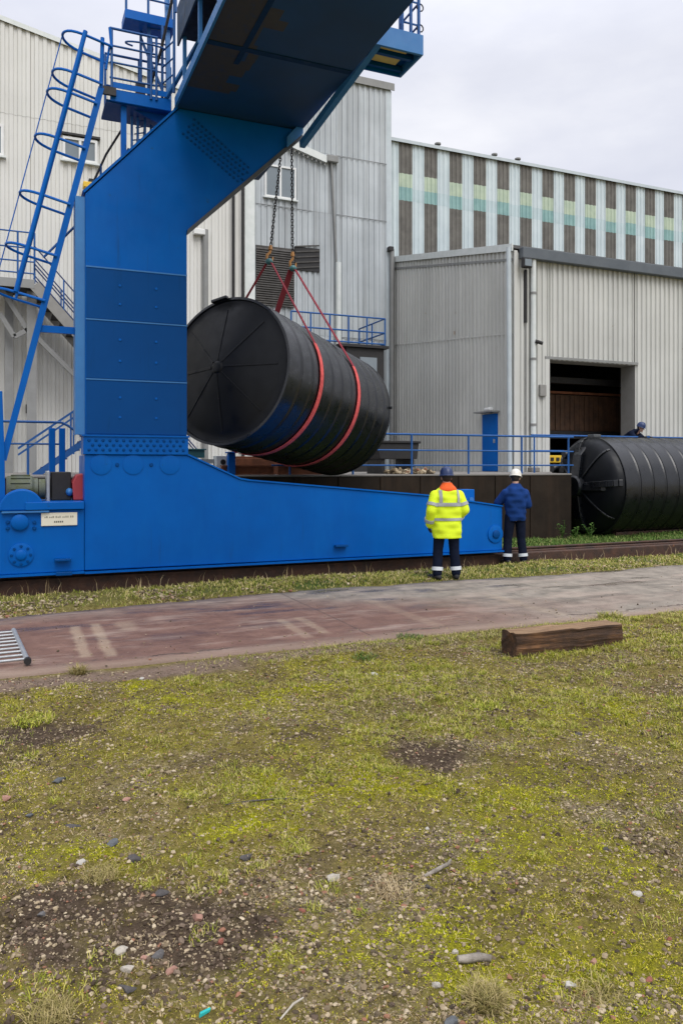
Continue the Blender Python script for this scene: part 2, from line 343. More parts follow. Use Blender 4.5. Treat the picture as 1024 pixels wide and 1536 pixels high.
def tag(o, label, cat, group=None, kind=None):
    o['label'] = label; o['category'] = cat
    if group: o['group'] = group
    if kind: o['kind'] = kind
    return o
def rebase(o):
    # move a single-mesh thing's origin to its base, geometry staying put
    c = np.empty(len(o.data.vertices)*3, np.float32); o.data.vertices.foreach_get('co', c); c = c.reshape(-1, 3)
    b = np.array([(c[:, 0].min()+c[:, 0].max())/2, (c[:, 1].min()+c[:, 1].max())/2, c[:, 2].min()]); c -= b
    o.data.vertices.foreach_set('co', c.ravel()); o.data.update(); o.location = b; return o

# fast numpy mesh for masses of small pieces
def mass(name, V, F, mat, kind='stuff', label=None, cat=None, smooth=False):
    me = bpy.data.meshes.new(name); n = len(F); k = F.shape[1]
    me.vertices.add(len(V)); me.vertices.foreach_set('co', V.astype(np.float32).ravel())
    me.loops.add(n*k); me.loops.foreach_set('vertex_index', F.astype(np.int32).ravel())
    me.polygons.add(n); me.polygons.foreach_set('loop_start', np.arange(0, n*k, k, dtype=np.int32))
    me.polygons.foreach_set('use_smooth', np.full(n, smooth)); me.materials.append(M[mat]); me.update(calc_edges=True)
    o = bpy.data.objects.new(name, me); COL.objects.link(o)
    o['kind'] = kind
    if label: o['label'] = label
    if cat: o['category'] = cat
    return o

# numpy noise
def vnoise(x, y, scale, seed):
    g = np.random.default_rng(seed).random((256, 256)); x = x*scale+1000.3; y = y*scale+1000.7
    xi = np.floor(x).astype(int); yi = np.floor(y).astype(int); fx = x-xi; fy = y-yi
    fx = fx*fx*(3-2*fx); fy = fy*fy*(3-2*fy); a = lambda i, j: g[(xi+i) & 255, (yi+j) & 255]
    return (a(0, 0)*(1-fx)+a(1, 0)*fx)*(1-fy)+(a(0, 1)*(1-fx)+a(1, 1)*fx)*fy
def fbm(x, y, scale, seed, octv=4, g=0.5):
    t = 0; amp = 1; tot = 0
    for i in range(octv): t = t+amp*vnoise(x, y, scale*2**i, seed+i*17); tot += amp; amp *= g
    return t/tot
def sst(x, a, b):
    t = np.clip((x-a)/(b-a), 0, 1); return t*t*(3-2*t)

# ------------------------------------------------------------------ ground cover fields
ROAD_N, ROAD_F = -4.68, -1.5
def blob(x, y, spec, seed=5):
    """soft-edged ground patches surveyed from the photo: (px, py, rx, ry)"""
    out = np.zeros_like(x)
    wob = (fbm(x, y, 3.0, seed, 4)-0.5)*2.6+(fbm(x, y, 14, seed+3, 3)-0.5)*1.2
    for px, py, rx, ry in spec:
        c = on_z(px, py); d = c-CAM; Y = d @ FW
        ax = rx*Y/FPX; ay = ry*Y*Y/(1.8*FPX)
        u = ((x-c[0])*RT[0]+(y-c[1])*RT[1])/ax; v = ((x-c[0])*FW[0]+(y-c[1])*FW[1])/ay
        out = np.maximum(out, sst(1.35-np.sqrt(u*u+v*v)+wob, -0.3, 1.15))
    return out
SOIL = [(250, 1395, 130, 62), (30, 1105, 90, 30), (620, 1135, 70, 18), (320, 1440, 80, 35), (90, 1440, 130, 45), (450, 1105, 60, 14), (80, 1360, 70, 40)]
MOSS = [(850, 1075, 170, 40), (560, 1180, 150, 34), (830, 1185, 130, 40), (680, 1420, 130, 60), (880, 1470, 160, 60), (330, 1180, 140, 22),
        (520, 1440, 110, 50), (230, 1050, 150, 24), (760, 1270, 120, 35), (400, 1230, 110, 25), (120, 1290, 70, 18), (950, 1300, 80, 40), (620, 1030, 130, 20), (440, 1400, 60, 40)]
GRAV = [(960, 1150, 110, 45), (560, 1510, 90, 40), (470, 1330, 120, 40), (640, 1265, 110, 24), (800, 1330, 90, 24), (60, 1420, 80, 50), (740, 1130, 80, 16), (930, 1220, 90, 20)]
def fields(x, y):
    fore = sst(-y, -ROAD_N+0.02, -ROAD_N+0.22)
    moss = np.clip(blob(x, y, MOSS, 31)*0.75+sst(fbm(x, y, 1.3, 3, 5), 0.45, 0.62)*0.6, 0, 1)
    soil = blob(x, y, SOIL, 32); grav = np.clip(blob(x, y, GRAV, 33)*0.8+sst(fbm(x, y, 2.2, 9, 4), 0.55, 0.7)*0.6, 0, 1)
    straw = sst(fbm(x, y, 1.7, 21, 4), 0.5, 0.68)
    green = sst(fbm(x, y, 0.9, 41, 5), 0.5, 0.64)
    # dusty strip along the near road edge, wider on the left
    wid = 0.50-0.055*np.clip(x+3.5, 0, 8)+(fbm(x, y, 1.6, 51, 4)-0.5)*0.5
    edge = fore*sst(y, ROAD_N-wid-0.15, ROAD_N-wid+0.1)*sst(-x, -2.3, -0.8)
    soil = np.maximum(soil, edge*0.9)
    lump = sst(fbm(x, y, 3.0, 121, 4), 0.54, 0.68)*sst(-y, 4.9, 5.2)
    soil = np.maximum(soil, lump*0.35)
    mott = sst(fbm(x, y, 9, 77, 4), 0.36, 0.62)
    moss = moss*(1-soil)*(1-0.6*grav)*(0.35+0.65*mott)
    grav = grav*(1-soil*0.6)*(0.25+0.75*sst(fbm(x, y, 7, 78, 4), 0.38, 0.6))
    return moss, soil, grav, straw, green, fore, edge
def gh(x, y):
    z = (fbm(x, y, 0.7, 61, 4)-0.5)*0.12+(fbm(x, y, 4, 62, 4)-0.5)*0.06+(fbm(x, y, 17, 63, 3)-0.5)*0.036
    fore = sst(-y, -ROAD_N-0.05, -ROAD_N+0.35)
    z_f = z+0.012*fore
    road = sst(y, ROAD_N-0.05, ROAD_N+0.05)*(1-sst(y, ROAD_F-0.25, ROAD_F+0.2))
    zz = z_f*(1-road)*np.where(y < -4, fore, 1)-0.05*road
    verge = sst(y, ROAD_F-0.1, ROAD_F+0.5)*(1-sst(y, -0.5, -0.2))
    zz = zz+0.03*verge
    trench = sst(y, -0.45, -0.15)*(1-sst(y, 0.62, 0.7))
    zz = zz*(1-trench)-0.07*trench
    bank = sst(y, 0.62, 0.72)*(1-sst(y, 20, 30))
    far = sst(np.hypot(x, y), 40, 60)
    return (zz+bank*0.03)*(1-far)+far*(-0.02)

def axis_lines(segs):
    out = []
    for a, b, st in segs: out += list(np.arange(a, b, st))
    return np.array(out+[segs[-1][1]])
def build_ground():
    xs = axis_lines([(-420, -60, 40), (-60, -16, 4), (-16, -8, 0.25), (-8, 4.5, 0.028), (4.5, 16, 0.09), (16, 32, 0.5), (32, 80, 4), (80, 480, 40)])
    ys = axis_lines([(-420, -60, 40), (-60, -16, 4), (-16, -11, 0.3), (-11, -4.4, 0.028), (-4.4, 0.9, 0.055), (0.9, 4, 0.12), (4, 40, 3), (40, 640, 40)])
    X, Y = np.meshgrid(xs, ys, indexing='ij'); nx, ny = X.shape; Z = gh(X, Y)
    V = np.stack([X, Y, Z], -1).reshape(-1, 3)
    i = np.arange(nx-1)[:, None]*ny+np.arange(ny-1)[None, :]
    F = np.stack([i, i+ny, i+ny+1, i+1], -1).reshape(-1, 4)
    m, nt, b = new_mat('rough_ground'); M['ground'] = m
    at = node(nt, 'ShaderNodeAttribute', attribute_name='cover'); sp = node(nt, 'ShaderNodeSeparateColor'); nt.links.new(at.outputs['Color'], sp.inputs[0])
    at2 = node(nt, 'ShaderNodeAttribute', attribute_name='cover2'); sp2 = node(nt, 'ShaderNodeSeparateColor'); nt.links.new(at2.outputs['Color'], sp2.inputs[0])
    v = coords(nt)
    n_f = noise(nt, v, 60, 6, 0.75); n_m = noise(nt, v, 14, 6, 0.7); n_b = noise(nt, v, 3, 5)
    vor = node(nt, 'ShaderNodeTexVoronoi'); vor.inputs['Scale'].default_value = 95; nt.links.new(v, vor.inputs['Vector'])
    soilc = mixc(nt, maprange(nt, n_m, 0.3, 0.7), (0.05, 0.034, 0.022), (0.15, 0.105, 0.07))
    drab = mixc(nt, maprange(nt, n_m, 0.35, 0.65), (0.12, 0.093, 0.028), (0.36, 0.28, 0.095))
    drab = mixc(nt, maprange(nt, n_f, 0.45, 0.7, 0, 0.8), drab, (0.18, 0.175, 0.014))
    mossc = mixc(nt, maprange(nt, n_f, 0.35, 0.65), (0.15, 0.155, 0.005), (0.44, 0.41, 0.012))
    gr = node(nt, 'ShaderNodeSeparateColor'); nt.links.new(vor.outputs['Color'], gr.inputs[0])
    grc = ramp(nt, [(0, (0.07, 0.055, 0.035)), (0.4, (0.20, 0.16, 0.10)), (0.8, (0.36, 0.29, 0.19)), (1, (0.55, 0.48, 0.37))]); nt.links.new(gr.outputs[0], grc.inputs[0])
    dust = mixc(nt, n_m, (0.22, 0.15, 0.115), (0.36, 0.265, 0.205))
    def m_(mask, lo, hi): return math2(nt, 'MULTIPLY', mask, maprange(nt, n_m, lo, hi, 0.25, 1))
    c = mixc(nt, m_(sp.outputs[0], 0.3, 0.5), drab, mossc)
    c = mixc(nt, m_(sp.outputs[2], 0.35, 0.55), c, grc.outputs[0])
    c = mixc(nt, m_(sp.outputs[1], 0.2, 0.4), c, soilc)
    c = mixc(nt, m_(sp2.outputs[0], 0.2, 0.5), c, dust)
    grn = mixc(nt, n_f, (0.03, 0.065, 0.012), (0.10, 0.13, 0.03))
    c = mixc(nt, sp2.outputs[1], c, grn)
    drk = mixc(nt, n_f, (0.02, 0.014, 0.01), (0.05, 0.032, 0.02))
    c = mixc(nt, sp2.outputs[2], c, drk)
    nt.links.new(c, b.inputs['Base Color']); b.inputs['Roughness'].default_value = 0.95; b.inputs['Specular IOR Level'].default_value = 0.2
    bump(nt, b, math2(nt, 'ADD', n_f, math2(nt, 'MULTIPLY', n_m, 1.5)), 1.0, 0.022)
    o = mass('ground', V, F, 'ground', 'structure', smooth=True)
    xf, yf = V[:, 0], V[:, 1]
    moss, soil, grav, straw, green, fore, edge = fields(xf, yf)
    bankg = sst(yf, 0.6, 0.8); trench = sst(yf, -0.4, -0.2)*(1-sst(yf, 0.62, 0.72))
    vergeg = sst(yf, ROAD_F-0.1, ROAD_F+0.3)*(1-trench)*(0.35+0.65*sst(xf, -3, 1))
    c1 = np.stack([moss*fore, np.maximum(soil*fore, 0), grav*np.maximum(fore, 0.4), np.ones_like(xf)], -1)
    c2 = np.stack([edge*0.9, np.clip(np.maximum(bankg, vergeg), 0, 1)*(1-trench), trench, np.ones_like(xf)], -1)
    for nm, c in (('cover', c1), ('cover2', c2)):
        a = o.data.color_attributes.new(nm, 'FLOAT_COLOR', 'POINT'); a.data.foreach_set('color', c.astype(np.float32).ravel())
build_ground()

# ------------------------------------------------------------------ road
def build_road():
    m, nt, b = new_mat('red_brown_concrete'); M['road'] = m; v = coords(nt)
    tc = node(nt, 'ShaderNodeTexCoord'); sep = node(nt, 'ShaderNodeSeparateXYZ'); nt.links.new(tc.outputs['Object'], sep.inputs[0])
    x, y = sep.outputs['X'], sep.outputs['Y']
    nb = noise(nt, v, 0.55, 5); nm = noise(nt, v, 3.5, 6, 0.7); nf = noise(nt, v, 40, 6, 0.75); ns = noise(nt, coords(nt, (0.35, 1.6, 1)), 2.0, 6, 0.65)
    red = mixc(nt, maprange(nt, nm, 0.35, 0.65), (0.145, 0.076, 0.056), (0.235, 0.134, 0.102))
    gry = mixc(nt, maprange(nt, nm, 0.35, 0.65), (0.185, 0.16, 0.13), (0.33, 0.285, 0.235))
    # greyer towards the far edge and towards the right
    g = math2(nt, 'ADD', maprange(nt, y, -3.6, -1.9, -0.1, 0.75), maprange(nt, x, -1.0, 3.2, -0.38, 0.70))
    g = math2(nt, 'ADD', g, maprange(nt, nb, 0.3, 0.7, -0.3, 0.3)); g = maprange(nt, g, 0.05, 0.75, 0, 1)
    c = mixc(nt, g, red, gry)
    dusty = maprange(nt, ns, 0.52, 0.70, 0, 0.75); c = mixc(nt, dusty, c, (0.40, 0.31, 0.255))
    damp = maprange(nt, noise(nt, coords(nt, (0.5, 1.8, 1)), 1.3, 4), 0.53, 0.63, 0, 1)
    damp = math2(nt, 'MULTIPLY', damp, maprange(nt, y, -4.2, -2.4, 0.25, 1.0))
    c = mixc(nt, math2(nt, 'MULTIPLY', damp, 0.55), c, (0.062, 0.05, 0.038))
    c = mixc(nt, maprange(nt, nf, 0.58, 0.72, 0, 0.55), c, (0.06, 0.04, 0.033)); c = mixc(nt, maprange(nt, nf, 0.3, 0.4, 0.4, 0), c, (0.38, 0.31, 0.27))
    # dusty cross marks left by skids, and the tyre dust near them
    wob = math2(nt, 'MULTIPLY', math2(nt, 'SUBTRACT', nm, 0.5), 0.12)
    for x0, w, ya, yb, k in ((-2.83, 0.05, -4.25, -2.75, 0.8), (-2.61, 0.05, -4.3, -2.7, 0.8), (-2.30, 0.09, -3.2, -2.7, 0.5), (-0.62, 0.05, -4.3, -3.3, 0.55), (-0.38, 0.05, -4.2, -3.3, 0.55), (0.9, 0.08, -4.4, -2.5, 0.3), (2.6, 0.1, -4.4, -2.8, 0.35)):
        dx = math2(nt, 'ABSOLUTE', math2(nt, 'ADD', math2(nt, 'SUBTRACT', x, x0), wob))
        k_ = math2(nt, 'MULTIPLY', maprange(nt, dx, w*0.6, w*1.5, k, 0), math2(nt, 'MULTIPLY', maprange(nt, y, ya-0.05, ya+0.05), maprange(nt, y, yb-0.05, yb+0.05, 1, 0)))
        k_ = math2(nt, 'MULTIPLY', k_, maprange(nt, nf, 0.3, 0.6, 0.25, 0.75))
        c = mixc(nt, k_, c, (0.47, 0.37, 0.26))
    nt.links.new(c, b.inputs['Base Color'])
    crk = math2(nt, 'ABSOLUTE', math2(nt, 'ADD', math2(nt, 'ADD', y, 4.42), math2(nt, 'MULTIPLY', math2(nt, 'SUBTRACT', noise(nt, coords(nt, (1.3, 0.2, 1)), 2.5, 5, 0.7), 0.5), 0.45)))
    crk = math2(nt, 'MULTIPLY', maprange(nt, crk, 0.012, 0.03, 1, 0), maprange(nt, noise(nt, v, 1.7, 3), 0.44, 0.54, 0, 0.9))
    c = mixc(nt, crk, c, (0.05, 0.034, 0.026))
    slab = node(nt, 'ShaderNodeMath', operation='PINGPONG'); nt.links.new(x, slab.inputs[0]); slab.inputs[1].default_value = 2.6
    c = mixc(nt, maprange(nt, math2(nt, 'ADD', slab.outputs[0], math2(nt, 'MULTIPLY', nm, 0.03)), 0.02, 0.035, 0.55, 0), c, (0.07, 0.05, 0.042))
    rim = math2(nt, 'ADD', y, math2(nt, 'MULTIPLY', nm, 0.5)); c = mixc(nt, maprange(nt, rim, -4.35, -4.1, 0.75, 0), c, mixc(nt, nf, (0.20, 0.14, 0.105), (0.36, 0.27, 0.21)))
    nt.links.new(c, b.inputs['Base Color'])
    r = maprange(nt, damp, 0, 1, 0.66, 0.17); r = math2(nt, 'ADD', r, maprange(nt, nm, 0.3, 0.7, -0.08, 0.15)); nt.links.new(r, b.inputs['Roughness'])
    b.inputs['Specular IOR Level'].default_value = 0.32
    bump(nt, b, math2(nt, 'ADD', nf, math2(nt, 'MULTIPLY', nm, 0.8)), 0.6, 0.01)
    # slab with ragged edges
    xs = np.concatenate([np.arange(-60, -9, 3.0), np.arange(-9, 16, 0.06), np.arange(16, 80, 3.0)])
    ya = ROAD_N+(fbm(xs, xs*0, 2.5, 71, 5)-0.5)*0.16; yb = ROAD_F-0.0+(fbm(xs, xs*0+9, 1.6, 72, 5)-0.5)*0.35
    yb = yb-0.45*sst(-xs, 0.5, 3.0)
    V = []; F = []
    T = np.linspace(0, 1, 14)
    for i in range(len(xs)):
        V += [(xs[i], ya[i], -0.12)]+[(xs[i], ya[i]+(yb[i]-ya[i])*t, 0.004+0.006*math.sin(xs[i]*1.3+t*5)) for t in T]+[(xs[i], yb[i], -0.12)]
    k = 16
    for i in range(len(xs)-1):
        for j in range(k-1): F.append((i*k+j, (i+1)*k+j, (i+1)*k+j+1, i*k+j+1))
    mass('road', np.array(V), np.array(F), 'road', 'structure', smooth=True)
build_road()

# ------------------------------------------------------------------ scatter: gravel, moss, grass, straw
ICO_V = np.array([(0, -1, -1.618), (0, -1, 1.618), (0, 1, -1.618), (0, 1, 1.618), (-1, -1.618, 0), (-1, 1.618, 0), (1, -1.618, 0), (1, 1.618, 0), (-1.618, 0, -1), (1.618, 0, -1), (-1.618, 0, 1), (1.618, 0, 1)])/1.902
def hull_faces():
    b = bmesh.new()
    for v in ICO_V: b.verts.new(v)
    bmesh.ops.convex_hull(b, input=b.verts); b.verts.ensure_lookup_table()
    f = np.array([[v.index for v in x.verts] for x in b.faces]); b.free(); return f
ICO_F = hull_faces()
rng = np.random.default_rng(11)
def cam_points(n, y0, y1, halfw=0.74, mix=0.5):
    """random ground points in the wedge in front of the viewer, depth y0..y1"""
    u = rng.random(n); area = np.sqrt(y0*y0+u*(y1*y1-y0*y0)); inv = 1/(1/y0+u*(1/y1-1/y0))
    Y = np.where(rng.random(n) < mix, area, inv); lat = (rng.random(n)*2-1)*(halfw*Y+0.4)
    P = CAM[:2]+Y[:, None]*FW[:2]+lat[:, None]*RT[:2]
    return P[:, 0], P[:, 1], Y
def pebbles(x, y, z, size, name, mat, label, flat=0.65):
    n = len(x); sc = size[:, None]*(0.6+0.8*rng.random((n, 3))); sc[:, 2] *= flat
    a = rng.random(n)*6.283; ca, sa = np.cos(a), np.sin(a)
    v = ICO_V[None]*(0.60+0.7*rng.random((n, 12, 1)))*sc[:, None, :]
    vx = v[:, :, 0]*ca[:, None]-v[:, :, 1]*sa[:, None]; vy = v[:, :, 0]*sa[:, None]+v[:, :, 1]*ca[:, None]
    V = np.stack([vx+x[:, None], vy+y[:, None], v[:, :, 2]+(z+sc[:, 2]*0.35)[:, None]], -1).reshape(-1, 3)
    F = (ICO_F[None]+(np.arange(n)*12)[:, None, None]).reshape(-1, 3)
    return mass(name, V, F, mat, 'stuff', label, 'gravel')
def blades(x, y, z, length, width, lean, name, mat, label, cat, curl=0.5, per=1, spread=0.0):
    """bent blades of two segments; per>1 makes small tufts"""
    if per > 1:
        x = np.repeat(x, per); y = np.repeat(y, per); z = np.repeat(z, per); length = np.repeat(length, per)*(0.6+0.7*rng.random(len(x)))
        x = x+(rng.random(len(x))-0.5)*spread; y = y+(rng.random(len(y))-0.5)*spread
    n = len(x); a = rng.random(n)*6.283; dx, dy = np.cos(a), np.sin(a)
    ln = np.clip(lean*(0.4+1.2*rng.random(n)), 0, 1.5); w = width*(0.6+0.8*rng.random(n))
    h1 = length*0.55*np.cos(ln); r1 = length*0.55*np.sin(ln); l2 = np.clip(ln+curl, 0, 1.9)
    h2 = h1+length*0.45*np.cos(l2); r2 = r1+length*0.45*np.sin(l2)
    px, py = -dy*w/2, dx*w/2; z0 = z-0.004
    def P(r, h, k): return np.stack([x+dx*r+px*k, y+dy*r+py*k, z0+h], -1)
    V = np.stack([P(0, 0, 1), P(0, 0, -1), P(r1, h1, 0.8), P(r1, h1, -0.8), P(r2, h2, 0)], 1).reshape(-1, 3)
    o = np.arange(n)[:, None]*5
    F = np.concatenate([o+np.array([[0, 1, 3]]), o+np.array([[0, 3, 2]]), o+np.array([[2, 3, 4]])])
    return mass(name, V, F, mat, 'stuff', label, cat)
def keep(prob): return rng.random(len(prob)) < prob
def scatter():
    # --- foreground
    x, y, Y = cam_points(390000, 2.0, 8.6, mix=0.35); mo, so, gr, st, gn, fo, ed = fields(x, y)
    k = keep(fo*np.clip(0.15+0.5*gr+0.10*so-0.10*ed-0.07*mo, 0, 1)); x, y, Y = x[k], y[k], Y[k]
    size = 0.0020+0.0085*rng.random(len(x))**5+0.0008*(Y-2)
    pebbles(x, y, gh(x, y), size, 'gravel', 'pebble', 'loose mixed gravel strewn through moss and bare soil')
    # crumbly clods of bare earth
    x, y, Y = cam_points(60000, 2.0, 8.6, mix=0.4); mo, so, gr, st, gn, fo, ed = fields(x, y)
    k = keep(fo*np.clip(0.9*so-0.8*ed+0.05, 0, 1)); x, y, Y = x[k], y[k], Y[k]
    pebbles(x, y, gh(x, y), 0.003+0.009*rng.random(len(x))**2.5, 'earth_clods', 'clod', 'crumbly dark clods on the bare soil patches', 0.8)
    x, y, Y = cam_points(620000, 2.0, 8.8, mix=0.4); mo, so, gr, st, gn, fo, ed = fields(x, y)
    k = keep(fo*np.clip(mo*0.7+0.50-0.5*so-0.15*gr-0.8*ed, 0, 1)); x, y, Y = x[k], y[k], Y[k]
    mo, so, gr, st, gn, fo, ed = fields(x, y)
    core = np.clip(blob(x, y, MOSS, 31)*1.1, 0, 1)*sst(fbm(x, y, 2.6, 101, 4), 0.38, 0.55); r1 = rng.random(len(x))
    dull = sst(fbm(x, y, 1.5, 111, 4), 0.50, 0.62)*(1-core); r2 = rng.random(len(x))
    kb = r1 < core*0.8; kd = (~kb) & (r2 < dull*0.75); kn = ~(kb | kd)
    for kk, nm, mt, lb in ((kb, 'bright_moss', 'mossbright', 'bright yellow green moss cushions in patches over the waste ground'), (kd, 'brown_moss', 'mossdull', 'brownish winter moss in patches over the waste ground'), (kn, 'moss', 'moss', 'low olive green moss over the waste ground')):
        X_, Y_, D_ = x[kk], y[kk], Y[kk]
        blades(X_, Y_, gh(X_, Y_), (0.005+0.006*rng.random(len(X_)))*(1+0.12*(D_-2)), 0.0034*(1+0.16*(D_.repeat(4)-2)), 1.0, nm, mt, lb, 'moss', per=4, spread=0.016)
    x, y, Y = cam_points(155000, 2.0, 9.0, mix=0.75); mo, so, gr, st, gn, fo, ed = fields(x, y)
    k = keep(fo*np.clip((0.18+0.75*gn)*(0.35+0.65*sst(Y, 3.0, 5.0))-0.65*so-0.2*gr-0.6*ed, 0, 1)); x, y, Y = x[k], y[k], Y[k]
    blades(x, y, gh(x, y), (0.010+0.018*rng.random(len(x)))*(1+0.20*(Y-2)), 0.0024*(1+0.16*(Y.repeat(3)-2)), 0.9, 'short_grass', 'blade', 'sparse short grass and weeds among the moss', 'grass', per=3, spread=0.025)
    x, y, Y = cam_points(140000, 2.0, 8.8, mix=0.55); mo, so, gr, st, gn, fo, ed = fields(x, y)
    k = keep(fo*np.clip(0.10+0.9*st-0.45*so-0.4*ed, 0, 1)); x, y, Y = x[k], y[k], Y[k]
    blades(x, y, gh(x, y)+0.004, 0.010+0.02*rng.random(len(x)), 0.0022*(1+0.14*(Y-2)), 1.45, 'dead_straw', 'straw', 'flattened dead straw and stalks lying over the moss', 'straw', curl=0.15)
    # tussocks: tight clumps of short green and yellow blades
    cx, cy, cY = cam_points(3100, 2.6, 9.0, mix=0.7); mo, so, gr, st, gn, fo, ed = fields(cx, cy)
    k = keep(fo*np.clip(0.15+0.8*gn-0.7*so-0.8*ed, 0, 1)*(0.3+0.7*sst(cY, 3.5, 5.5))); cx, cy, cY = cx[k], cy[k], cY[k]
    x = np.repeat(cx, 70); y = np.repeat(cy, 70); D_ = np.repeat(cY, 70); rad = np.repeat(0.02+0.05*rng.random(len(cx)), 70)
    r_ = rad*np.sqrt(rng.random(len(x)))*1.2; a = rng.random(len(x))*6.283; x = x+r_*np.cos(a); y = y+r_*np.sin(a)
    blades(x, y, gh(x, y), (0.018+0.026*rng.random(len(x)))*(1+0.1*(D_-2)), 0.0026*(1+0.16*(D_-2)), 0.7, 'grass_tussocks', 'tussock', 'small tight tussocks of yellow green grass over the waste ground', 'grass')
    # --- verge between the road and the rails, bank behind them
    def strip(n, x0, x1, y0, y1): return x0+(x1-x0)*rng.random(n), y0+(y1-y0)*rng.random(n)
    x, y = strip(52000, -7, 18, -2.1, -0.27)
    p = sst(y, ROAD_F-0.15-0.45*sst(-x, 0.5, 3.0), ROAD_F+0.25-0.3*sst(-x, 0.5, 3.0))*(0.35+0.65*sst(fbm(x, y, 1.2, 81, 4), 0.4, 0.55))*(0.45+0.55*sst(x, -3, 1.5)); k = keep(p); x, y = x[k], y[k]
    blades(x, y, gh(x, y), 0.03+0.05*rng.random(len(x)), 0.009, 0.7, 'verge_grass', 'blade', 'ragged grass verge between the road and the crane rail', 'grass', per=3, spread=0.06)
    x, y = strip(30000, -7, 18, -2.1, 0.0); p = sst(y, ROAD_F-0.2-0.45*sst(-x, 0.5, 3.0), ROAD_F+0.1)*sst(fbm(x, y, 1.5, 85, 4), 0.42, 0.6)*(1-0.75*sst(x, -1.5, 1.5)); k = keep(p); x, y = x[k], y[k]
    pebbles(x, y, gh(x, y)+0.005, 0.010+0.022*rng.random(len(x))**2.5, 'rubble', 'pebble', 'pale rubble scattered along the grass verge by the rail')
    x, y = strip(46000, -5, 26, 0.66, 3.4); k = keep(0.3+0.7*sst(fbm(x, y, 1.0, 86, 4), 0.35, 0.55)); x, y = x[k], y[k]
    blades(x, y, gh(x, y), 0.05+0.07*rng.random(len(x)), 0.012, 0.5, 'bank_grass', 'green', 'green grass bank behind the crane rail', 'grass', per=3, spread=0.08)
    # grass creeping over the near road edge
    x, y = strip(26000, -6, 9, -5.15, -4.5); p = sst(fbm(x, y, 1.4, 91, 4), 0.42, 0.58)*sst(x, -2.5, 1.0)*(0.2+0.8*sst(-y, 4.66, 4.85)); k = keep(p); x, y = x[k], y[k]
    blades(x, y, np.maximum(gh(x, y), -0.02), 0.02+0.04*rng.random(len(x)), 0.005, 0.8, 'roadside_grass', 'blade', 'grass creeping along the near edge of the road', 'grass', per=3, spread=0.04)
    x, y = strip(900, 0.75, 2.3, -6.06, -5.86); blades(x, y, gh(x, y), 0.02+0.05*rng.random(len(x)), 0.004, 0.7, 'timber_grass', 'tussock', 'grass blades growing up against the front of the timber baulk', 'grass', per=2, spread=0.04)
    # grit on the road
    x, y = strip(2600, -6, 12, ROAD_N, ROAD_F); k = keep(0.15+0.85*sst(-y, 3.6, 4.6)); x, y = x[k], y[k]
    pebbles(x, y, 0*x+0.006, 0.004+0.010*rng.random(len(x))**3, 'road_grit', 'pebble', 'loose grit lying on the concrete road')
    # dead stalks standing in the rail trench
    x, y = strip(260, -6, 16, -0.15, 0.1); blades(x, y, gh(x, y), 0.12+0.2*rng.random(len(x)), 0.008, 0.25, 'dead_stalks', 'straw', 'dead stalks standing against the rusty crane rail', 'straw')
scatter()

# ------------------------------------------------------------------ gantry crane
crane = thing('gantry_crane', 'blue steel gantry crane with cranked leg standing on the rusty rail', 'crane', (-1.75, 0.5, 0.2))
def cpart(name, mb, mat, parent=crane, **k): return mb.build(name, mat, parent, **k)
D = 0.4                                                 # depth of the leg box
beam = cpart('base_beam', MB().prism([(-2.5, 0.26), (-2.5, 1.955), (-1.0, 1.955), (-0.16, 1.575), (0.0, 1.55), (3.35, 1.25), (4.79, 1.04), (4.79, 0.245)], 0.0, 1.0), 'blue', bevel=0.012)
cpart('sole_flange', MB().box(-2.5, 4.80, -0.05, 1.05, 0.215, 0.243), 'blue', beam)
cpart('top_flange', MB().prism([(-1.0, 1.957), (-0.16, 1.577), (0.0, 1.552), (3.35, 1.252), (4.79, 1.042), (4.79, 1.066), (3.35, 1.276), (0.0, 1.576), (-0.16, 1.603), (-1.0, 1.985)], -0.025, 1.02), 'blue', beam)
def disc(c, r, t, mb=None, seg=28, lip=0.0):
    mb = mb or MB(); mb.lathe([(0, -t), (r*0.8, -t), (r, -t*0.7), (r, 0.01)], c, (0, 1, 0), seg); return mb
for px in (152, 200, 255):
    x, z = sz(px, 697); cpart('inspection_cover', disc((x, 0, z), 0.15, 0.014), 'blue', beam, smooth=40)
for px in (176, 227):
    x, z = sz(px, 697); cpart('stud', disc((x, 0, z), 0.028, 0.02, seg=12), 'bluedk', beam, smooth=40)
x, z = sz(742, 801); hub = cpart('end_bearing', disc((x, 0, z), 0.16, 0.03), 'blue', beam, smooth=40)
cpart('bearing_pin', disc((x, -0.03, z), 0.075, 0.03), 'bluedk', hub, smooth=40)
x, z = sz(510, 818); cpart('step_bracket', MB().box(x-0.11, x+0.11, -0.09, 0.0, z-0.02, z+0.012), 'bluedk', beam, bevel=0.005)
x, z = sz(709, 748); cpart('lug_box', MB().box(x-0.13, x+0.13, 0.15, 0.4, 1.10, 1.36), 'blue', beam, bevel=0.01)
cpart('lug_pin', MB().tube((x+0.05, 0.145, 1.17), (x+0.05, 0.12, 1.17), 0.05), 'bluelt', beam)
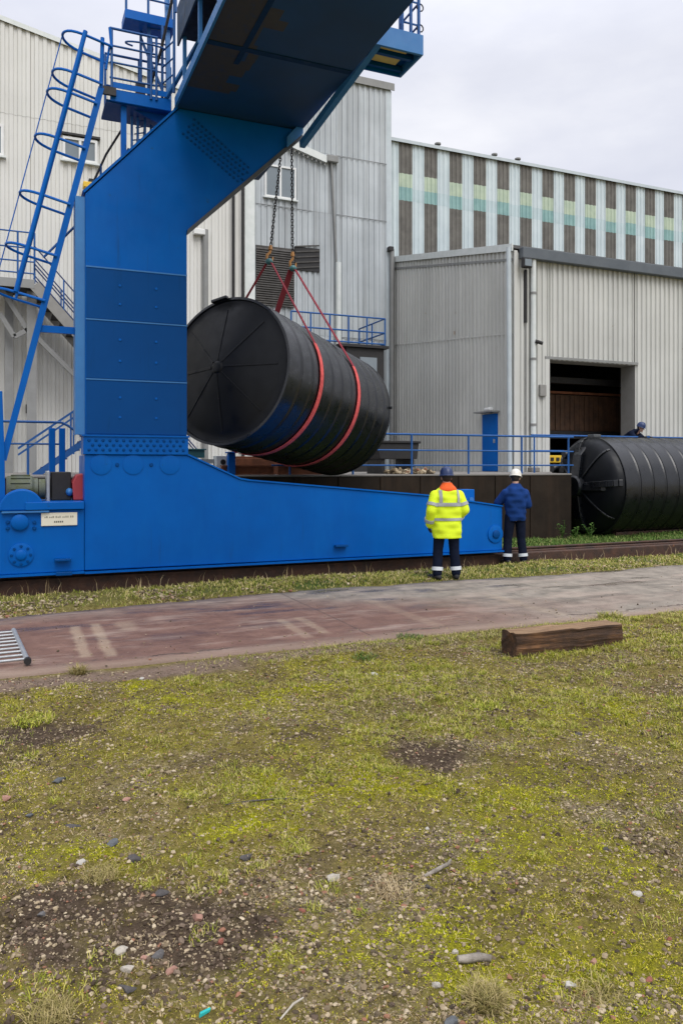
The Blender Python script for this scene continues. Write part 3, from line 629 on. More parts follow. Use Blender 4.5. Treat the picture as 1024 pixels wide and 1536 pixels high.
# joint plate with rows of bolts
jp = cpart('joint_plate', MB().box(-2.52, -0.985, -0.03, D, 1.96, 2.235), 'blue', bevel=0.008)
rivet_me = None
def rivet(name, c, parent):
    global rivet_me
    if rivet_me is None:
        o = MB().lathe([(0, -0.016), (0.015, -0.016), (0.023, -0.006), (0.023, 0.0)], (0, 0, 0), (0, 1, 0), 8).build(name, 'bluedk', parent, local=True); rivet_me = o.data
    else:
        o = bpy.data.objects.new(name, rivet_me); COL.objects.link(o); o.parent = parent
    o.location = Vector(c)-origin(parent)
for j, z in enumerate((2.03, 2.10, 2.17)):
    for i in range(15):
        x = -2.44+i*0.0985+(0.05 if j % 2 else 0)
        if x < -1.02: rivet('bolt', (x, -0.03, z), jp)
cpart('joint_lip', MB().box(-2.54, -0.97, -0.05, D+0.02, 2.225, 2.25), 'blue', jp)
# leg: column and crank in one welded box
lm_ = MB().prism([(-2.49, 2.235), (-2.49, 5.78), (-1.12, 7.28), (0.86, 7.28), (0.86, 7.2), (-1.0, 5.4), (-1.0, 2.235)], 0.0, D)
leg = cpart('leg', lm_, 'blue', bevel=0.015)
cpart('edge_flange', MB().prism([(-0.99, 5.43), (-1.005, 5.345), (0.90, 7.165), (0.86, 7.215)], -0.03, 0.06), 'steelgrey', leg)
cpart('back_flange', MB().prism([(-2.5, 5.79), (-1.13, 7.28), (-1.16, 7.29), (-2.53, 5.81)], -0.02, D), 'blue', leg)
cpart('side_channel', MB().box(-2.625, -2.493, 0.03, 0.10, 2.25, 5.74).box(-2.625, -2.612, 0.102, D, 2.25, 5.74), 'bluelt', leg)  # lighter blue puts the light on the leg's left face into the colour
# cover plates on the column face, in a darker blue
zs = [sz(128, y)[1] for y in (652, 568, 478, 399)]
for a, b in zip(zs, zs[1:]):
    pl = cpart('cover_plate', MB().box(-2.478, -1.008, -0.014, -0.002, a+0.012, b-0.012), 'bluedk', leg, bevel=0.006)
    for x in (-2.0, -1.47):
        for f in (0.32, 0.68):
            cpart('plate_bolt', disc((x, -0.014, a+(b-a)*f), 0.02, 0.012, seg=10), 'blue', pl)
    cpart('weld_lip', MB().box(-2.485, -1.003, -0.022, -0.0145, b-0.012, b+0.008), 'bluelt', pl)
# rivet band across the crank
def on_leg(px, py): return sz(px, py)
p0, p1 = Vector((on_leg(283, 190)[0], 0, on_leg(283, 190)[1])), Vector((on_leg(372, 268)[0], 0, on_leg(372, 268)[1]))
dv = (p1-p0).normalized(); nv = Vector((-dv.z, 0, dv.x)); nr = int((p1-p0).length/0.075)
for j in range(5):
    for i in range(nr):
        c = p0+dv*(i*0.075+(0.037 if j % 2 else 0))-nv*(j*0.075-0.15)
        rivet('rivet', c, leg)
# bogie at the left end
bog = cpart('bogie', MB().box(-5.2, -2.505, -0.02, 1.0, 0.26, 1.16), 'blue', bevel=0.012)
cpart('bogie_shelf', MB().box(-3.3, -2.51, -0.09, 0.95, 1.165, 1.275), 'blue', bog, bevel=0.008)
cpart('bogie_sole', MB().box(-5.2, -2.505, -0.06, 1.05, 0.225, 0.257), 'blue', bog)
x, z = sz(33, 772); cpart('bearing_housing', MB().prism([(x+0.30*math.cos(t), z+0.06+0.30*math.sin(t)) for t in np.linspace(0, math.pi, 20)], -0.06, 0.3), 'blue', bog, bevel=0.02)
cpart('housing_ledge', MB().box(x-0.26, x+0.36, -0.085, -0.022, z+0.03, z+0.055), 'bluelt', bog)
x, z = sz(30, 783); cpart('axle_boss', disc((x, -0.02, z), 0.115, 0.06), 'blue', bog, smooth=40)
for px in (12, 52):
    for py in (783, 792):
        x, z = sz(px, py); cpart('housing_bolt', disc((x, -0.02, z), 0.026, 0.03, seg=8), 'bluedk', bog)
x, z = sz(32, 832); wh = cpart('wheel_hub', disc((x, -0.02, z), 0.165, 0.03), 'blue', bog, smooth=40)
cpart('hub_cap', disc((x, -0.05, z), 0.07, 0.03), 'blue', wh, smooth=40)
for i in range(8):
    a = i*math.pi/4; cpart('hub_bolt', disc((x+0.125*math.cos(a), -0.045, z+0.125*math.sin(a)), 0.02, 0.02, seg=8), 'bluedk', wh)
x, z = sz(94, 838); cpart('foot_step', MB().box(x-0.11, x+0.11, -0.14, -0.02, z-0.025, z+0.01), 'bluedk', bog, bevel=0.006)
x, z = sz(96, 857); cpart('rail_sweep', MB().box(x-0.11, x+0.11, -0.1, -0.02, z-0.05, z+0.0), 'bluedk', bog, bevel=0.006)
x0, z0 = sz(62, 789); x1, z1 = sz(116, 768)
sign = cpart('name_plate', MB().box(x0, x1, -0.045, -0.021, z0, z1), 'plate', bog, bevel=0.006)
mb = MB()                                              # two faded, unreadable lines of small print
xx = x0+0.045; rr = random.Random(3)
while xx < x1-0.06:
    w = rr.uniform(0.010, 0.022); h = rr.choice((0.02, 0.028)); mb.box(xx, xx+w, -0.0475, -0.046, z1-0.075, z1-0.075+h); xx += w+rr.choice((0.006, 0.008, 0.02))
cpart('faded_lettering', mb, 'ink', sign)
mb = MB(); xx = (x0+x1)/2-0.07
for i in range(5):
    mb.box(xx, xx+0.016, -0.0475, -0.046, z0+0.045, z0+0.07); xx += 0.026
cpart('number_line', mb, 'inkdark', sign)
for wx in (-3.36, 3.9):
    w = MB().lathe([(0, -0.1), (0.24, -0.1), (0.27, -0.09), (0.27, 0.09), (0.24, 0.1), (0, 0.1)], (wx, 0.42, 0.475), (0, 1, 0), 28)
    cpart('rail_wheel', w, 'darkmetal', smooth=40)
# overhead girder reaching out over the yard
gir = cpart('girder', MB().box(-0.55, 0.5, -13, 2.3, 7.37, 8.45), 'bluedk', bevel=0.01)
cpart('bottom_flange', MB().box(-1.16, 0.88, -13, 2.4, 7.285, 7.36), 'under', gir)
cpart('flange_edge', MB().box(-1.20, -1.165, -13, -0.05, 7.26, 7.40), 'bluelt', gir)
for yy in (-2.0, -4.0, -6.0, -8.0):
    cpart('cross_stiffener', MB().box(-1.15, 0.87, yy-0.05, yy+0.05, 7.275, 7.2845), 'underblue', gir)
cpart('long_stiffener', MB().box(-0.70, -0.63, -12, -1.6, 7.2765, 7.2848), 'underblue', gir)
cpart('walkway_fascia', MB().box(-1.24, -1.21, -12, -0.45, 7.98, 8.55), 'blueworn', gir, bevel=0.004)
cpart('walkway_floor', MB().box(-1.205, -0.56, -12, -0.45, 8.1, 8.14), 'darkmetal', gir)
for yy in (-0.7, -1.7, -2.7, -3.7):
    cpart('walkway_bracket', MB().prism([(-1.2, 7.37), (-0.56, 7.37), (-0.56, 8.1), (-1.2, 8.1)], yy-0.01, yy+0.01) if yy < -2 else MB().bar((-1.18, yy, 7.4), (-1.18, yy, 8.0), 0.05, 0.05, (0, 1, 0)), 'bluelt', gir)
wr = cpart('walkway_railing', MB().path([(-1.25, -0.3, 9.4), (-1.25, -12, 9.4)], 0.022), 'bluerail', gir)
cpart('middle_rail', MB().path([(-1.25, -0.3, 8.95), (-1.25, -12, 8.95)], 0.018), 'bluerail', wr)
for yy in np.arange(-0.4, -6, -0.9): cpart('rail_post', MB().tube((-1.25, yy, 8.5), (-1.25, yy, 9.4), 0.02), 'bluerail', wr)

# access platform at the shoulder of the leg
pf = cpart('shoulder_platform', MB().box(-2.12, -1.22, 0.15, 0.19, 7.28, 7.46), 'blue', bevel=0.005)
cpart('deck', MB().box(-2.18, -1.0, 0.195, 0.85, 7.27, 7.31), 'bluedk', pf)
cpart('toe_bracket', MB().box(-2.24, -2.04, 0.10, 0.145, 7.34, 7.46), 'darkmetal', pf)
cpart('prop', MB().box(-1.95, -1.87, 0.25, 0.33, 6.4, 7.268), 'blue', pf)
cpart('gusset', MB().prism([(-1.75, 7.266), (-1.05, 7.266), (-1.05, 7.0)], 0.3, 0.34), 'bluedk', pf)
def railing(name, pts, hs, posts, parent, r=0.02, mat='bluerail', z0=None):
    """one rail per height in hs along the polyline pts (x,y,z of the foot), posts at fractions along it"""
    P = [Vector(p) for p in pts]
    top = cpart(name, MB().path([p+Vector((0, 0, hs[0])) for p in P], r), mat, parent, smooth=50)
    for h in hs[1:]: cpart('rail', MB().path([p+Vector((0, 0, h)) for p in P], r*0.8), mat, top, smooth=50)
    for q in posts: cpart('post', MB().tube(q, Vector(q)+Vector((0, 0, hs[0])), r), mat, top, smooth=50)
    return top
railing('shoulder_railing', [(-2.13, 0.14, 7.42), (-1.42, 0.14, 7.42)], (0.94, 0.68, 0.43, 0.2), [(-2.10, 0.14, 7.4), (-1.52, 0.14, 7.4), (-1.44, 0.14, 7.4)], crane)
railing('shoulder_back_railing', [(-2.13, 0.83, 7.32), (-1.1, 0.83, 7.32)], (1.0, 0.5), [(-2.12, 0.83, 7.3), (-1.6, 0.83, 7.3), (-1.1, 0.83, 7.3)], crane)
# upper landing and its short ladder
ul = cpart('upper_landing', MB().box(-1.9, -1.14, 0.2, 0.6, 8.60, 8.74), 'blue', bevel=0.006)
railing('landing_railing', [(-1.88, 0.22, 8.72), (-1.2, 0.22, 8.72)], (1.0, 0.55, 0.25), [(-1.88, 0.22, 8.72), (-1.55, 0.22, 8.72), (-1.2, 0.22, 8.72)], ul)
sl = cpart('landing_ladder', MB().bar((-1.52, 0.35, 7.3), (-1.52, 0.35, 8.62), 0.05, 0.05, (0, 1, 0)), 'bluerail')
cpart('ladder_side', MB().bar((-1.22, 0.3, 7.0), (-1.25, 0.3, 9.1), 0.07, 0.06, (0, 1, 0)), 'bluelt', sl)
for i in range(6): cpart('rung', MB().tube((-1.5, 0.34, 7.5+i*0.22), (-1.25, 0.32, 7.5+i*0.22), 0.013), 'bluerail', sl)
cpart('ladder_hoop', MB().path([(-1.5+0.30*math.cos(t)-0.1, 0.15-0.32*math.sin(t)*0.6, 8.2-0.06*math.sin(t)) for t in np.linspace(math.pi*0.1, math.pi*1.3, 12)], 0.014), 'bluerail', sl)
cpart('landing_brace', MB().bar((-1.3, 0.25, 7.45), (-0.95, -0.9, 8.0), 0.05, 0.05), 'bluelt', sl)
cpart('cable_conduit', MB().path([(-1.52, 0.3, 7.35), (-1.5, 0.28, 7.7), (-1.38, 0.1, 8.15), (-1.28, -0.1, 8.7), (-1.15, -0.5, 9.4)], 0.022), 'darkmetal', sl)
for x in (-1.75, -1.66, -1.55): cpart('hanger', MB().bar((x, 0.55, 6.75), (x, 0.55, 7.265), 0.035, 0.035, (0, 1, 0)), 'bluelt', pf)
for k in range(5): cpart('hanger_brace', MB().tube((-1.75+0.02*k, 0.55, 6.8+0.1*k), (-1.55, 0.55, 6.85+0.1*k), 0.01, seg=6), 'bluerail', pf)
cpart('kick_plate', MB().box(-2.1, -1.24, 0.135, 0.146, 7.475, 7.56), 'blue', pf)
cpart('inner_rail', MB().path([(-1.52, 0.16, 8.36), (-1.44, 0.5, 8.36), (-1.42, 0.82, 8.36)], 0.018), 'bluerail', pf)
cpart('inner_rail', MB().path([(-1.52, 0.16, 7.95), (-1.44, 0.5, 7.95), (-1.42, 0.82, 7.95)], 0.016), 'bluerail', pf)
for (a_, b_) in (((-1.34, 0.2, 7.4), (-1.34, 0.2, 8.6)), ((-1.62, 0.5, 7.4), (-1.62, 0.5, 8.6)), ((-1.34, 0.2, 7.6), (-1.62, 0.5, 8.5)), ((-1.22, -0.1, 7.45), (-1.25, -0.3, 8.9))): cpart('frame_post', MB().tube(a_, b_, 0.022), 'bluerail', pf)
for z_ in (7.7, 7.95, 8.2): cpart('rung', MB().tube((-1.34, 0.2, z_), (-1.22, -0.15, z_+0.02), 0.012), 'bluerail', pf)
cpart('junction_box', MB().box(-1.72, -1.58, 0.3, 0.4, 7.5, 7.72), 'darkmetal', pf, bevel=0.01)
# sloping handrail up the crank
sh = cpart('slope_handrail', MB().path([(-2.43, 0.9, 5.95), (-2.1, 0.9, 6.75), (-1.85, 0.9, 7.2)], 0.018), 'darkmetal')
cpart('slope_post', MB().tube((-2.18, 0.9, 6.05), (-2.18, 0.9, 6.58), 0.018), 'bluerail', sh)
cpart('slope_post', MB().tube((-2.44, 0.9, 5.8), (-2.44, 0.9, 5.96), 0.016), 'bluerail', sh)
cpart('slope_lower_rail', MB().path([(-2.2, 0.9, 6.05), (-1.75, 0.9, 6.9)], 0.016), 'bluerail', sh)
for x in (-1.66, -1.56, -1.46): cpart('slope_rung', MB().tube((x, 0.7, 6.7), (x+0.03, 0.7, 7.25), 0.018), 'bluelt', sh)
# caged ladder up the side of the leg
b0 = on_y(5, 690, 0.12); t0 = on_y(152, 132, 0.12); LB, LT = Vector(b0), Vector(t0)
lad = cpart('access_ladder', MB().bar(LB, LT, 0.05, 0.085, (-1, 0, 0)), 'blue')
cpart('ladder_side', MB().bar(LB+Vector((0, 0.45, 0)), LT+Vector((0, 0.45, 0)), 0.05, 0.085, (-1, 0, 0)), 'blue', lad)
LD = (LT-LB).normalized(); LN = Vector((-LD.z, 0, LD.x))    # outwards, away from the leg
L = (LT-LB).length
for i in range(1, int(L/0.28)):
    p = LB+LD*(i*0.28); cpart('rung', MB().tube(p, p+Vector((0, 0.45, 0)), 0.013, seg=6), 'bluerail', lad)
def along(py):                                            # distance up the ladder of a photo row
    lo, hi = -2.0, L+3
    for _ in range(40):
        m = (lo+hi)/2; v = np.array(LB+LD*m)-CAM; y = HOR-FPX*v[2]/(v @ FW)
        if y < py: hi = m
        else: lo = m
    return lo
HW = 0.70
hoops = [along(y) for y in (452, 385, 308, 224, 157)]+[along(128)+0.0, along(72)]
for t in hoops:
    c = LB+LD*t+Vector((0, 0.225, 0)); pts = []
    for a in np.linspace(-90, 90, 15):
        a_ = R(a); pts.append(c+LN*(HW*math.cos(a_)**0.38 if abs(a) < 90 else 0.0)+Vector((0, 0.27*math.sin(a_), 0)))
    cpart('hoop', MB().path(pts, 0.02, 6), 'blue', lad, smooth=60)
for (dn, dy, r) in ((0.40, -0.05, 0.033), (0.40, 0.50, 0.02), (HW, 0.225, 0.008)):
    a = LB+LD*hoops[0]+LN*dn+Vector((0, dy, 0)); b = LB+LD*(hoops[-1]+0.05)+LN*dn+Vector((0, dy, 0))
    cpart('cage_bar', MB().tube(a, b, r, seg=8), 'blue', lad, smooth=60)
e = LB+LD*hoops[-1]
cpart('cage_tie', MB().path([e, Vector((-2.13, 0.14, 8.36))], 0.02), 'blue', lad)
e = LB+LD*(hoops[-1]-0.35)
cpart('cage_tie', MB().path([e, Vector((-2.13, 0.14, 8.1))], 0.018), 'blue', lad)
cpart('grab_post', MB().tube(LT, LT+Vector((0.02, 0, 0.75)), 0.03), 'blue', lad)
q = along(492); p = LB+LD*q; cpart('stay', MB().bar(p+Vector((0, 0.05, 0)), Vector((-2.49, p.y+0.05, p.z)), 0.06, 0.10), 'blue', lad)
p = LB+LD*along(350)+Vector((0, 0.4, 0)); cpart('stay', MB().tube(p-Vector((0.25, 0, 0.28)), Vector((-2.5, 0.5, p.z+0.35)), 0.018), 'bluerail', lad)
cpart('bottom_bracket', MB().prism([(-3.72, 1.15), (-3.56, 1.15), (-3.57, 2.0), (-3.60, 2.85), (-3.68, 2.85)], 0.05, 0.12), 'blue', lad, bevel=0.006)
# small service platform on the far side of the girder
sp = cpart('service_platform', MB().box(0.885, 1.62, -2.72, -2.68, 7.33, 7.60), 'bluelt', bevel=0.004)
cpart('end_fascia', MB().box(1.59, 1.62, -2.675, -2.06, 7.33, 7.60), 'bluelt', sp)
cpart('rear_fascia', MB().box(0.885, 1.585, -2.09, -2.06, 7.33, 7.56), 'blue', sp)
cpart('grating', MB().box(0.89, 1.585, -2.675, -2.095, 7.44, 7.47), 'bluedk', sp)
cpart('yellow_panel', MB().box(0.93, 1.45, -2.42, -2.22, 7.40, 7.435), 'yellowpad', sp)
cpart('yellow_panel', MB().box(0.93, 1.45, -2.62, -2.53, 7.40, 7.435), 'yellowpad', sp)
for y in (-2.47, -2.15): cpart('joist', MB().box(0.89, 1.58, y-0.03, y+0.03, 7.36, 7.42), 'bluedk', sp)
for (x, y) in ((1.36, -2.6), (1.46, -2.66), (1.58, -2.66), (1.58, -2.12), (0.95, -2.66)):
    cpart('post', MB().tube((x, y, 7.55), (x, y, 8.7), 0.022), 'bluerail', sp)
for z in (7.75, 8.05, 8.4, 8.7):
    cpart('rail', MB().path([(1.36, -2.66, z), (1.58, -2.66, z), (1.58, -2.12, z)], 0.015), 'bluerail', sp)
for z in (7.62, 7.9): cpart('cable_tray', MB().box(0.9, 1.5, -2.2, -2.1, z, z+0.03), 'galv', sp)
for z in (7.72, 8.0, 8.3):
    cpart('cable_loop', MB().path([(1.60+0.05*math.sin(t), -2.66, z+0.05*math.cos(t)) for t in np.linspace(0, 5, 9)], 0.009), 'darkmetal', sp)
cpart('knee_strut', MB().bar((0.86, -0.06, 7.02), (0.97, -2.69, 7.40), 0.09, 0.11), 'bluelt', sp)
cpart('strut_foot', MB().prism([(0.60, 6.93), (0.87, 7.2), (0.87, 7.3), (0.80, 7.34), (0.60, 7.1)], -0.09, -0.035), 'bluelt', sp)
hb = cpart('hoist_block', MB().box(0.55, 1.25, 1.5, 2.1, 7.95, 8.5), 'darkmetal', bevel=0.02)
cpart('hoist_beam', MB().box(0.5, 1.2, 1.2, 2.6, 8.5, 8.62), 'bluedk', hb)

# ------------------------------------------------------------------ crane rail
rail = thing('crane_rail', 'rusty crane rail on a weathered timber kerb running past the grass', 'rail', (5, 0.36, -0.08))
MB().box(-40, 60, 0.12, 0.62, -0.1, 0.155).build('rail_kerb', 'rust', rail, bevel=0.015)
MB().prism([(0.27, 0.158), (0.57, 0.158), (0.57, 0.175), (0.44, 0.185), (0.44, 0.2), (0.48, 0.205), (0.48, 0.225), (0.36, 0.225), (0.36, 0.205), (0.40, 0.2), (0.40, 0.185), (0.27, 0.175)], -40, 60, axis='x').build('rail_head', 'rust', rail)

# ------------------------------------------------------------------ black tanks
def axes(ax):
    d = Vector(ax).normalized(); u = d.cross(Vector((0, 0, 1))).normalized(); return d, u, u.cross(d)
def shell_profile(Rr, Ln, n, lip=True):
    prof = [(0, 0.0)] if not lip else []
    prof += [(Rr-0.03, 0.0), (Rr+0.012, 0.004), (Rr+0.012, 0.05), (Rr, 0.06)]
    for i in range(1, n+1):
        t = 0.06+(Ln-0.12)*i/(n+0.5)
        w_ = 0.012
        prof += [(Rr, t-0.07), (Rr, t-0.05), (Rr+0.014, t-0.038), (Rr+0.014, t-0.012), (Rr-0.022, t-0.004), (Rr-0.022, t+0.010), (Rr, t+0.022), (Rr, t+0.05)]
    prof += [(Rr, Ln-0.05), (Rr+0.012, Ln-0.045), (Rr+0.012, Ln-0.004), (Rr-0.03, Ln)]
    return prof
TR = 1.262; TC = Vector((-0.195, 0.79, 3.39)); TA = Vector((0.777, 0.613, -0.14)); TL = 3.85
tank = thing('storage_tank', 'large black ribbed plastic tank hanging tilted in red slings from the crane', 'tank', TC+TA*1.9-Vector((0, 0, 1.25)))
MB().lathe(shell_profile(TR, TL, 10), TC, TA, 128).build('shell', 'poly', tank, smooth=50)
MB().lathe([(TR-0.03, 0.0), (TR-0.045, 0.03), (TR-0.09, 0.04), (TR*0.85, 0.0), (TR*0.6, -0.075), (TR*0.4, -0.135), (0.16, -0.215), (0.0, -0.225)], TC, TA, 96).build('end_cap', 'polydark', tank, smooth=50)
MB().lathe([(TR-0.03, TL), (TR*0.8, TL+0.12), (TR*0.4, TL+0.2), (0, TL+0.22)], TC, TA, 96).build('far_end_cap', 'poly', tank, smooth=50)
d, u, w = axes(TA)
for i in range(8):
    a = i*math.pi/4+0.05; e = u*math.cos(a)+w*math.sin(a)
    p = TC+e*0.12-d*0.222; q = TC+e*(TR*0.84)-d*0.004
    w_ = 0.05 if i == 4 else 0.028
    MB().bar(p, TC+e*(TR*0.4)-d*0.138, w_, 0.018, d).bar(TC+e*(TR*0.4)-d*0.138, q, w_, 0.018, d).build('radial_rib', 'polydark', tank, bevel=0.006)
MB().lathe([(0, -0.24), (0.07, -0.24), (0.10, -0.23), (0.12, -0.2)], TC, TA, 24).build('hub', 'polydark', tank, smooth=40)
e = u*math.cos(1.75)+w*math.sin(1.75)
MB().bar(TC+e*(TR-0.02)-d*0.03, TC+e*(TR+0.03)-d*0.03, 0.32, 0.08, d).build('lifting_lug', 'poly', tank, bevel=0.01)
e = u*math.cos(math.pi)+w*math.sin(math.pi)
for sgn in (-1, 1):
    e = u*sgn
    MB().tube(TC+d*(TL-0.03)+e*(TR-0.01)+w*0.12, TC+d*(TL-0.03)+e*(TR+0.05)+w*0.12, 0.03).build('fitting', 'poly', tank)

def sling(name, label, la, hook, mats_dark):
    """flat webbing: under the tank and up both sides to the hook"""
    t = thing(name, label, 'sling', Vector(hook), 'red lifting slings round the hanging tank')
    c = TC+d*la; r = TR+0.022; h = Vector(hook)-c
    hu, hw = h.dot(u), h.dot(w); H = math.hypot(hu, hw); phi = math.atan2(hw, hu); al = math.acos(r/H)
    pts = []; a0 = phi-al; a1 = phi+al
    n = 70
    for i in range(n+1):                      # the long way round, under the belly
        a = a0-(2*math.pi-2*al)*i/n; pts.append(c+(u*math.cos(a)+w*math.sin(a))*r)
    def band(P, nm, mat, wd, nrm=None):
        mb = MB(); n = len(P); v = []
        for i, p in enumerate(P):
            tg = (P[min(i+1, n-1)]-P[max(i-1, 0)]).normalized()
            ax = d if nrm is None else nrm
            ax = (ax-tg*ax.dot(tg)).normalized(); up = tg.cross(ax)
            for sx, sy in ((-1, -1), (1, -1), (1, 1), (-1, 1)): v.append(p+ax*(sx*wd/2)+up*(sy*0.006))
        f = [(3, 2, 1, 0), (4*n-4, 4*n-3, 4*n-2, 4*n-1)]
        for i in range(n-1): f += [(4*i+k, 4*i+(k+1) % 4, 4*i+4+(k+1) % 4, 4*i+4+k) for k in range(4)]
        mb.add(v, f); return mb.build(nm, mat, t)
    band(pts, 'belly_band', 'sling', 0.10)
    hk = Vector(hook)
    for k, p in enumerate((pts[0], pts[-1])):
        side = (p-c).dot(u) > 0                # nearer leg faces the yard
        P = [p+(hk-p)*s for s in np.linspace(0, 0.96, 8)]
        band(P, 'sling_leg', 'slingdk', (0.15 if not mats_dark else 0.05) if k == 1 else (0.10 if not mats_dark else 0.075))
    return t
HA = Vector(on_y(404, 388, 1.45)); HB = Vector(on_y(439, 398, 1.95))
sling('lifting_sling', 'red webbing sling round the hanging tank nearest its closed end cap', 1.02, HA, True)
sling('lifting_sling', 'red webbing sling round the hanging tank farther from the crane leg', 2.42, HB, False)
def chain(label, hook, top):
    t = thing('lifting_chain', label, 'chain', top, 'lifting chains above the hanging tank')
    hk, tp = Vector(hook), Vector(top); dd = (tp-hk).normalized(); a = dd.cross(Vector((0, 1, 0))).normalized(); b2 = dd.cross(a)
    mb = MB(); p = hk+dd*0.22; i = 0; ll = 0.06
    while (p-hk).length < (tp-hk).length:
        s_ = a if i % 2 else b2
        pts = [p+dd*(ll*0.62*math.sin(x))+s_*(0.021*math.cos(x)) for x in np.linspace(0, 2*math.pi, 10, endpoint=False)]
        mb.path(pts, 0.0095, 5, closed=True); p = p+dd*ll*0.92; i += 1
    mb.build('chain_links', 'chain', t, smooth=60)
    hp = [hk+dd*0.22, hk+dd*0.12, hk+dd*0.06+a*0.05, hk-dd*0.02+a*0.05, hk-dd*0.06, hk-dd*0.03-a*0.06, hk+dd*0.05-a*0.065]
    h = MB().path(hp, [0.024, 0.026, 0.026, 0.028, 0.028, 0.022, 0.012], 8).build('hook', 'hook', t, smooth=60)
    MB().tube(hk+dd*0.17, hk+dd*0.25, 0.042, 0.03, 8).build('hook_shank', 'hook', h, smooth=60)
    MB().ell(hk-dd*0.055, (0.07, 0.07, 0.06)).build('shackle', 'teal', t, smooth=60)
TOP = Vector(on_y(434, 158, 1.75))
chain('oiled lifting chain on the left, slanting down to the nearer red sling', HA, TOP+Vector((-0.06, 0, 0)))
chain('oiled lifting chain on the right, hanging upright to the farther red sling', HB, TOP+Vector((0.04, 0, 0)))

GR = 1.245; GC = Vector((9.98, 3.62, 0.025+GR)); GA = Vector((1, 0, 0)); GL = 6.5
gt = thing('storage_tank', 'large black ribbed plastic tank lying on the grass beside the dock', 'tank', (13, 3.6, 0.13))
MB().lathe(shell_profile(GR, GL, 15), GC, GA, 128).build('shell', 'poly', gt, smooth=50)
prof = [(GR-0.03, 0.0)]+[(GR*0.96*math.cos(t), -0.40*math.sin(t)**0.8 if t > 0 else 0) for t in np.linspace(0.05, math.pi/2, 12)]
MB().lathe(prof[:-1]+[(0, -0.4)], GC, GA, 96).build('end_cap', 'polydark', gt, smooth=50)
MB().lathe([(GR-0.03, GL), (GR*0.7, GL+0.25), (0, GL+0.4)], GC, GA, 96).build('far_end_cap', 'poly', gt, smooth=50)
gd, gu, gw = axes(GA)
for i in range(8):
    a = i*math.pi/4+0.09; e = gu*math.cos(a)+gw*math.sin(a); big = i % 2 == 0
    P = [GC+e*(GR*0.96*math.cos(t))-gd*(0.40*math.sin(t)**0.8+0.015) for t in np.linspace(0.06, 1.45, 8)]
    mb = MB()
    for p, q in zip(P, P[1:]): mb.bar(p, q, 0.16 if big else 0.05, 0.10 if big else 0.05, gd)
    mb.build('radial_rib', 'poly', gt, bevel=0.01)
MB().lathe([(0, -0.56), (0.24, -0.56), (0.28, -0.52), (0.28, -0.3)], GC, GA, 28).build('hub', 'poly', gt, smooth=40)
o_ = MBl().prism([(-0.30, -1.12), (-0.42, -0.8), (-0.52, -0.2), (-0.52, 0.2), (-0.42, 0.8), (-0.10, 1.16), (0.0, 1.16), (0.0, -1.12)], -0.14, 0.14).build('end_spine', 'poly', gt, bevel=0.02)
o_.location = GC-gt.location
o_ = MBl().prism([(-0.05, -1.15), (-0.36, -0.8), (-0.50, -0.2), (-0.50, 0.2), (-0.36, 0.8), (-0.05, 1.15)], -0.10, 0.08, axis='z').build('end_spine', 'poly', gt, bevel=0.02)
o_.location = GC-gt.location
for a, r_ in ((0.55, 0.62), (0.95, 0.8), (0.4, 0.9), (-0.75, 0.75)):
    e = gu*math.cos(a)*-1+gw*math.sin(a); p = GC+e*r_*GR
    MB().lathe([(0, -0.36), (0.09, -0.36), (0.11, -0.33), (0.11, -0.05)], p, GA, 20).build('moulded_boss', 'poly', gt, smooth=40)
e = -gu*math.cos(-0.9)+gw*math.sin(-0.9); p = GC+e*0.85*GR-gd*0.26
MB().path([p+gu*(0.07*math.cos(t))+gw*(0.07*math.sin(t)) for t in np.linspace(0, 2*math.pi, 14, endpoint=False)], 0.014, 6, closed=True).build('ring_mark', 'steelgrey', gt, smooth=60)
MB().box(GC.x+0.02, GC.x+0.25, GC.y-0.12, GC.y+0.12, GC.z+GR+0.002, GC.z+GR+0.07).build('top_lug', 'steelgrey', gt, bevel=0.01)
mb = MB()
mb.box(10.3, 16.4, 3.05, 3.2, -0.05, 0.14); mb.box(10.3, 16.4, 4.05, 4.2, -0.05, 0.14)
mb.build('bearer', 'rust', gt)

# ------------------------------------------------------------------ buildings
def corr(mb, a0, a1, zlo, zhi, plane, pitch=0.2, depth=0.03, axis='x', mif=None, zs=(), lap=0.0, every=0):
    """profiled sheet between a0 and a1; outward is -y (axis x) or -x (axis y)"""
    lo = zlo if callable(zlo) else (lambda a: zlo); hi = zhi if callable(zhi) else (lambda a: zhi)
    A = [];
    k0 = math.floor(a0/pitch)-1
    for k in range(k0, int(a1/pitch)+2):
        for f, dd in ((0.0, 0), (0.38, 0), (0.48, 1), (0.90, 1)): A.append(((k+f)*pitch, dd*depth))
    B = [(a0, 0.0)]+[q for q in A if a0 < q[0] < a1]+[(a1, 0.0)]
    n = len(B); zl = list(zs)
    rows = len(zl)+1; v = []; f = []; mi = []
    for r_ in range(rows):
        base = len(v)
        for a, dd in B:
            for z in ((lo(a) if r_ == 0 else zl[r_-1]), (zl[r_] if r_ < len(zl) else hi(a))):
                o = dd+lap*r_
                v.append((a, plane-o, z) if axis == 'x' else (plane-o, a, z))
        for i in range(n-1):
            f.append((base+2*i, base+2*i+2, base+2*i+3, base+2*i+1))
            am = (B[i][0]+B[i+1][0])/2; per = math.floor(am/pitch); fr = am/pitch-per
            if mif: mi.append(mif(am, r_))
            elif every and fr > 0.88 and per % every == 0: mi.append(1)
            else: mi.append(2 if every and ((per//every)*7919+r_*31+3) % 5 in (1, 4) else 0)
    o = len(mb.v); mb.v += v; mb.f += [tuple(i+o for i in q) for q in f]; mb.mi += mi; return mb
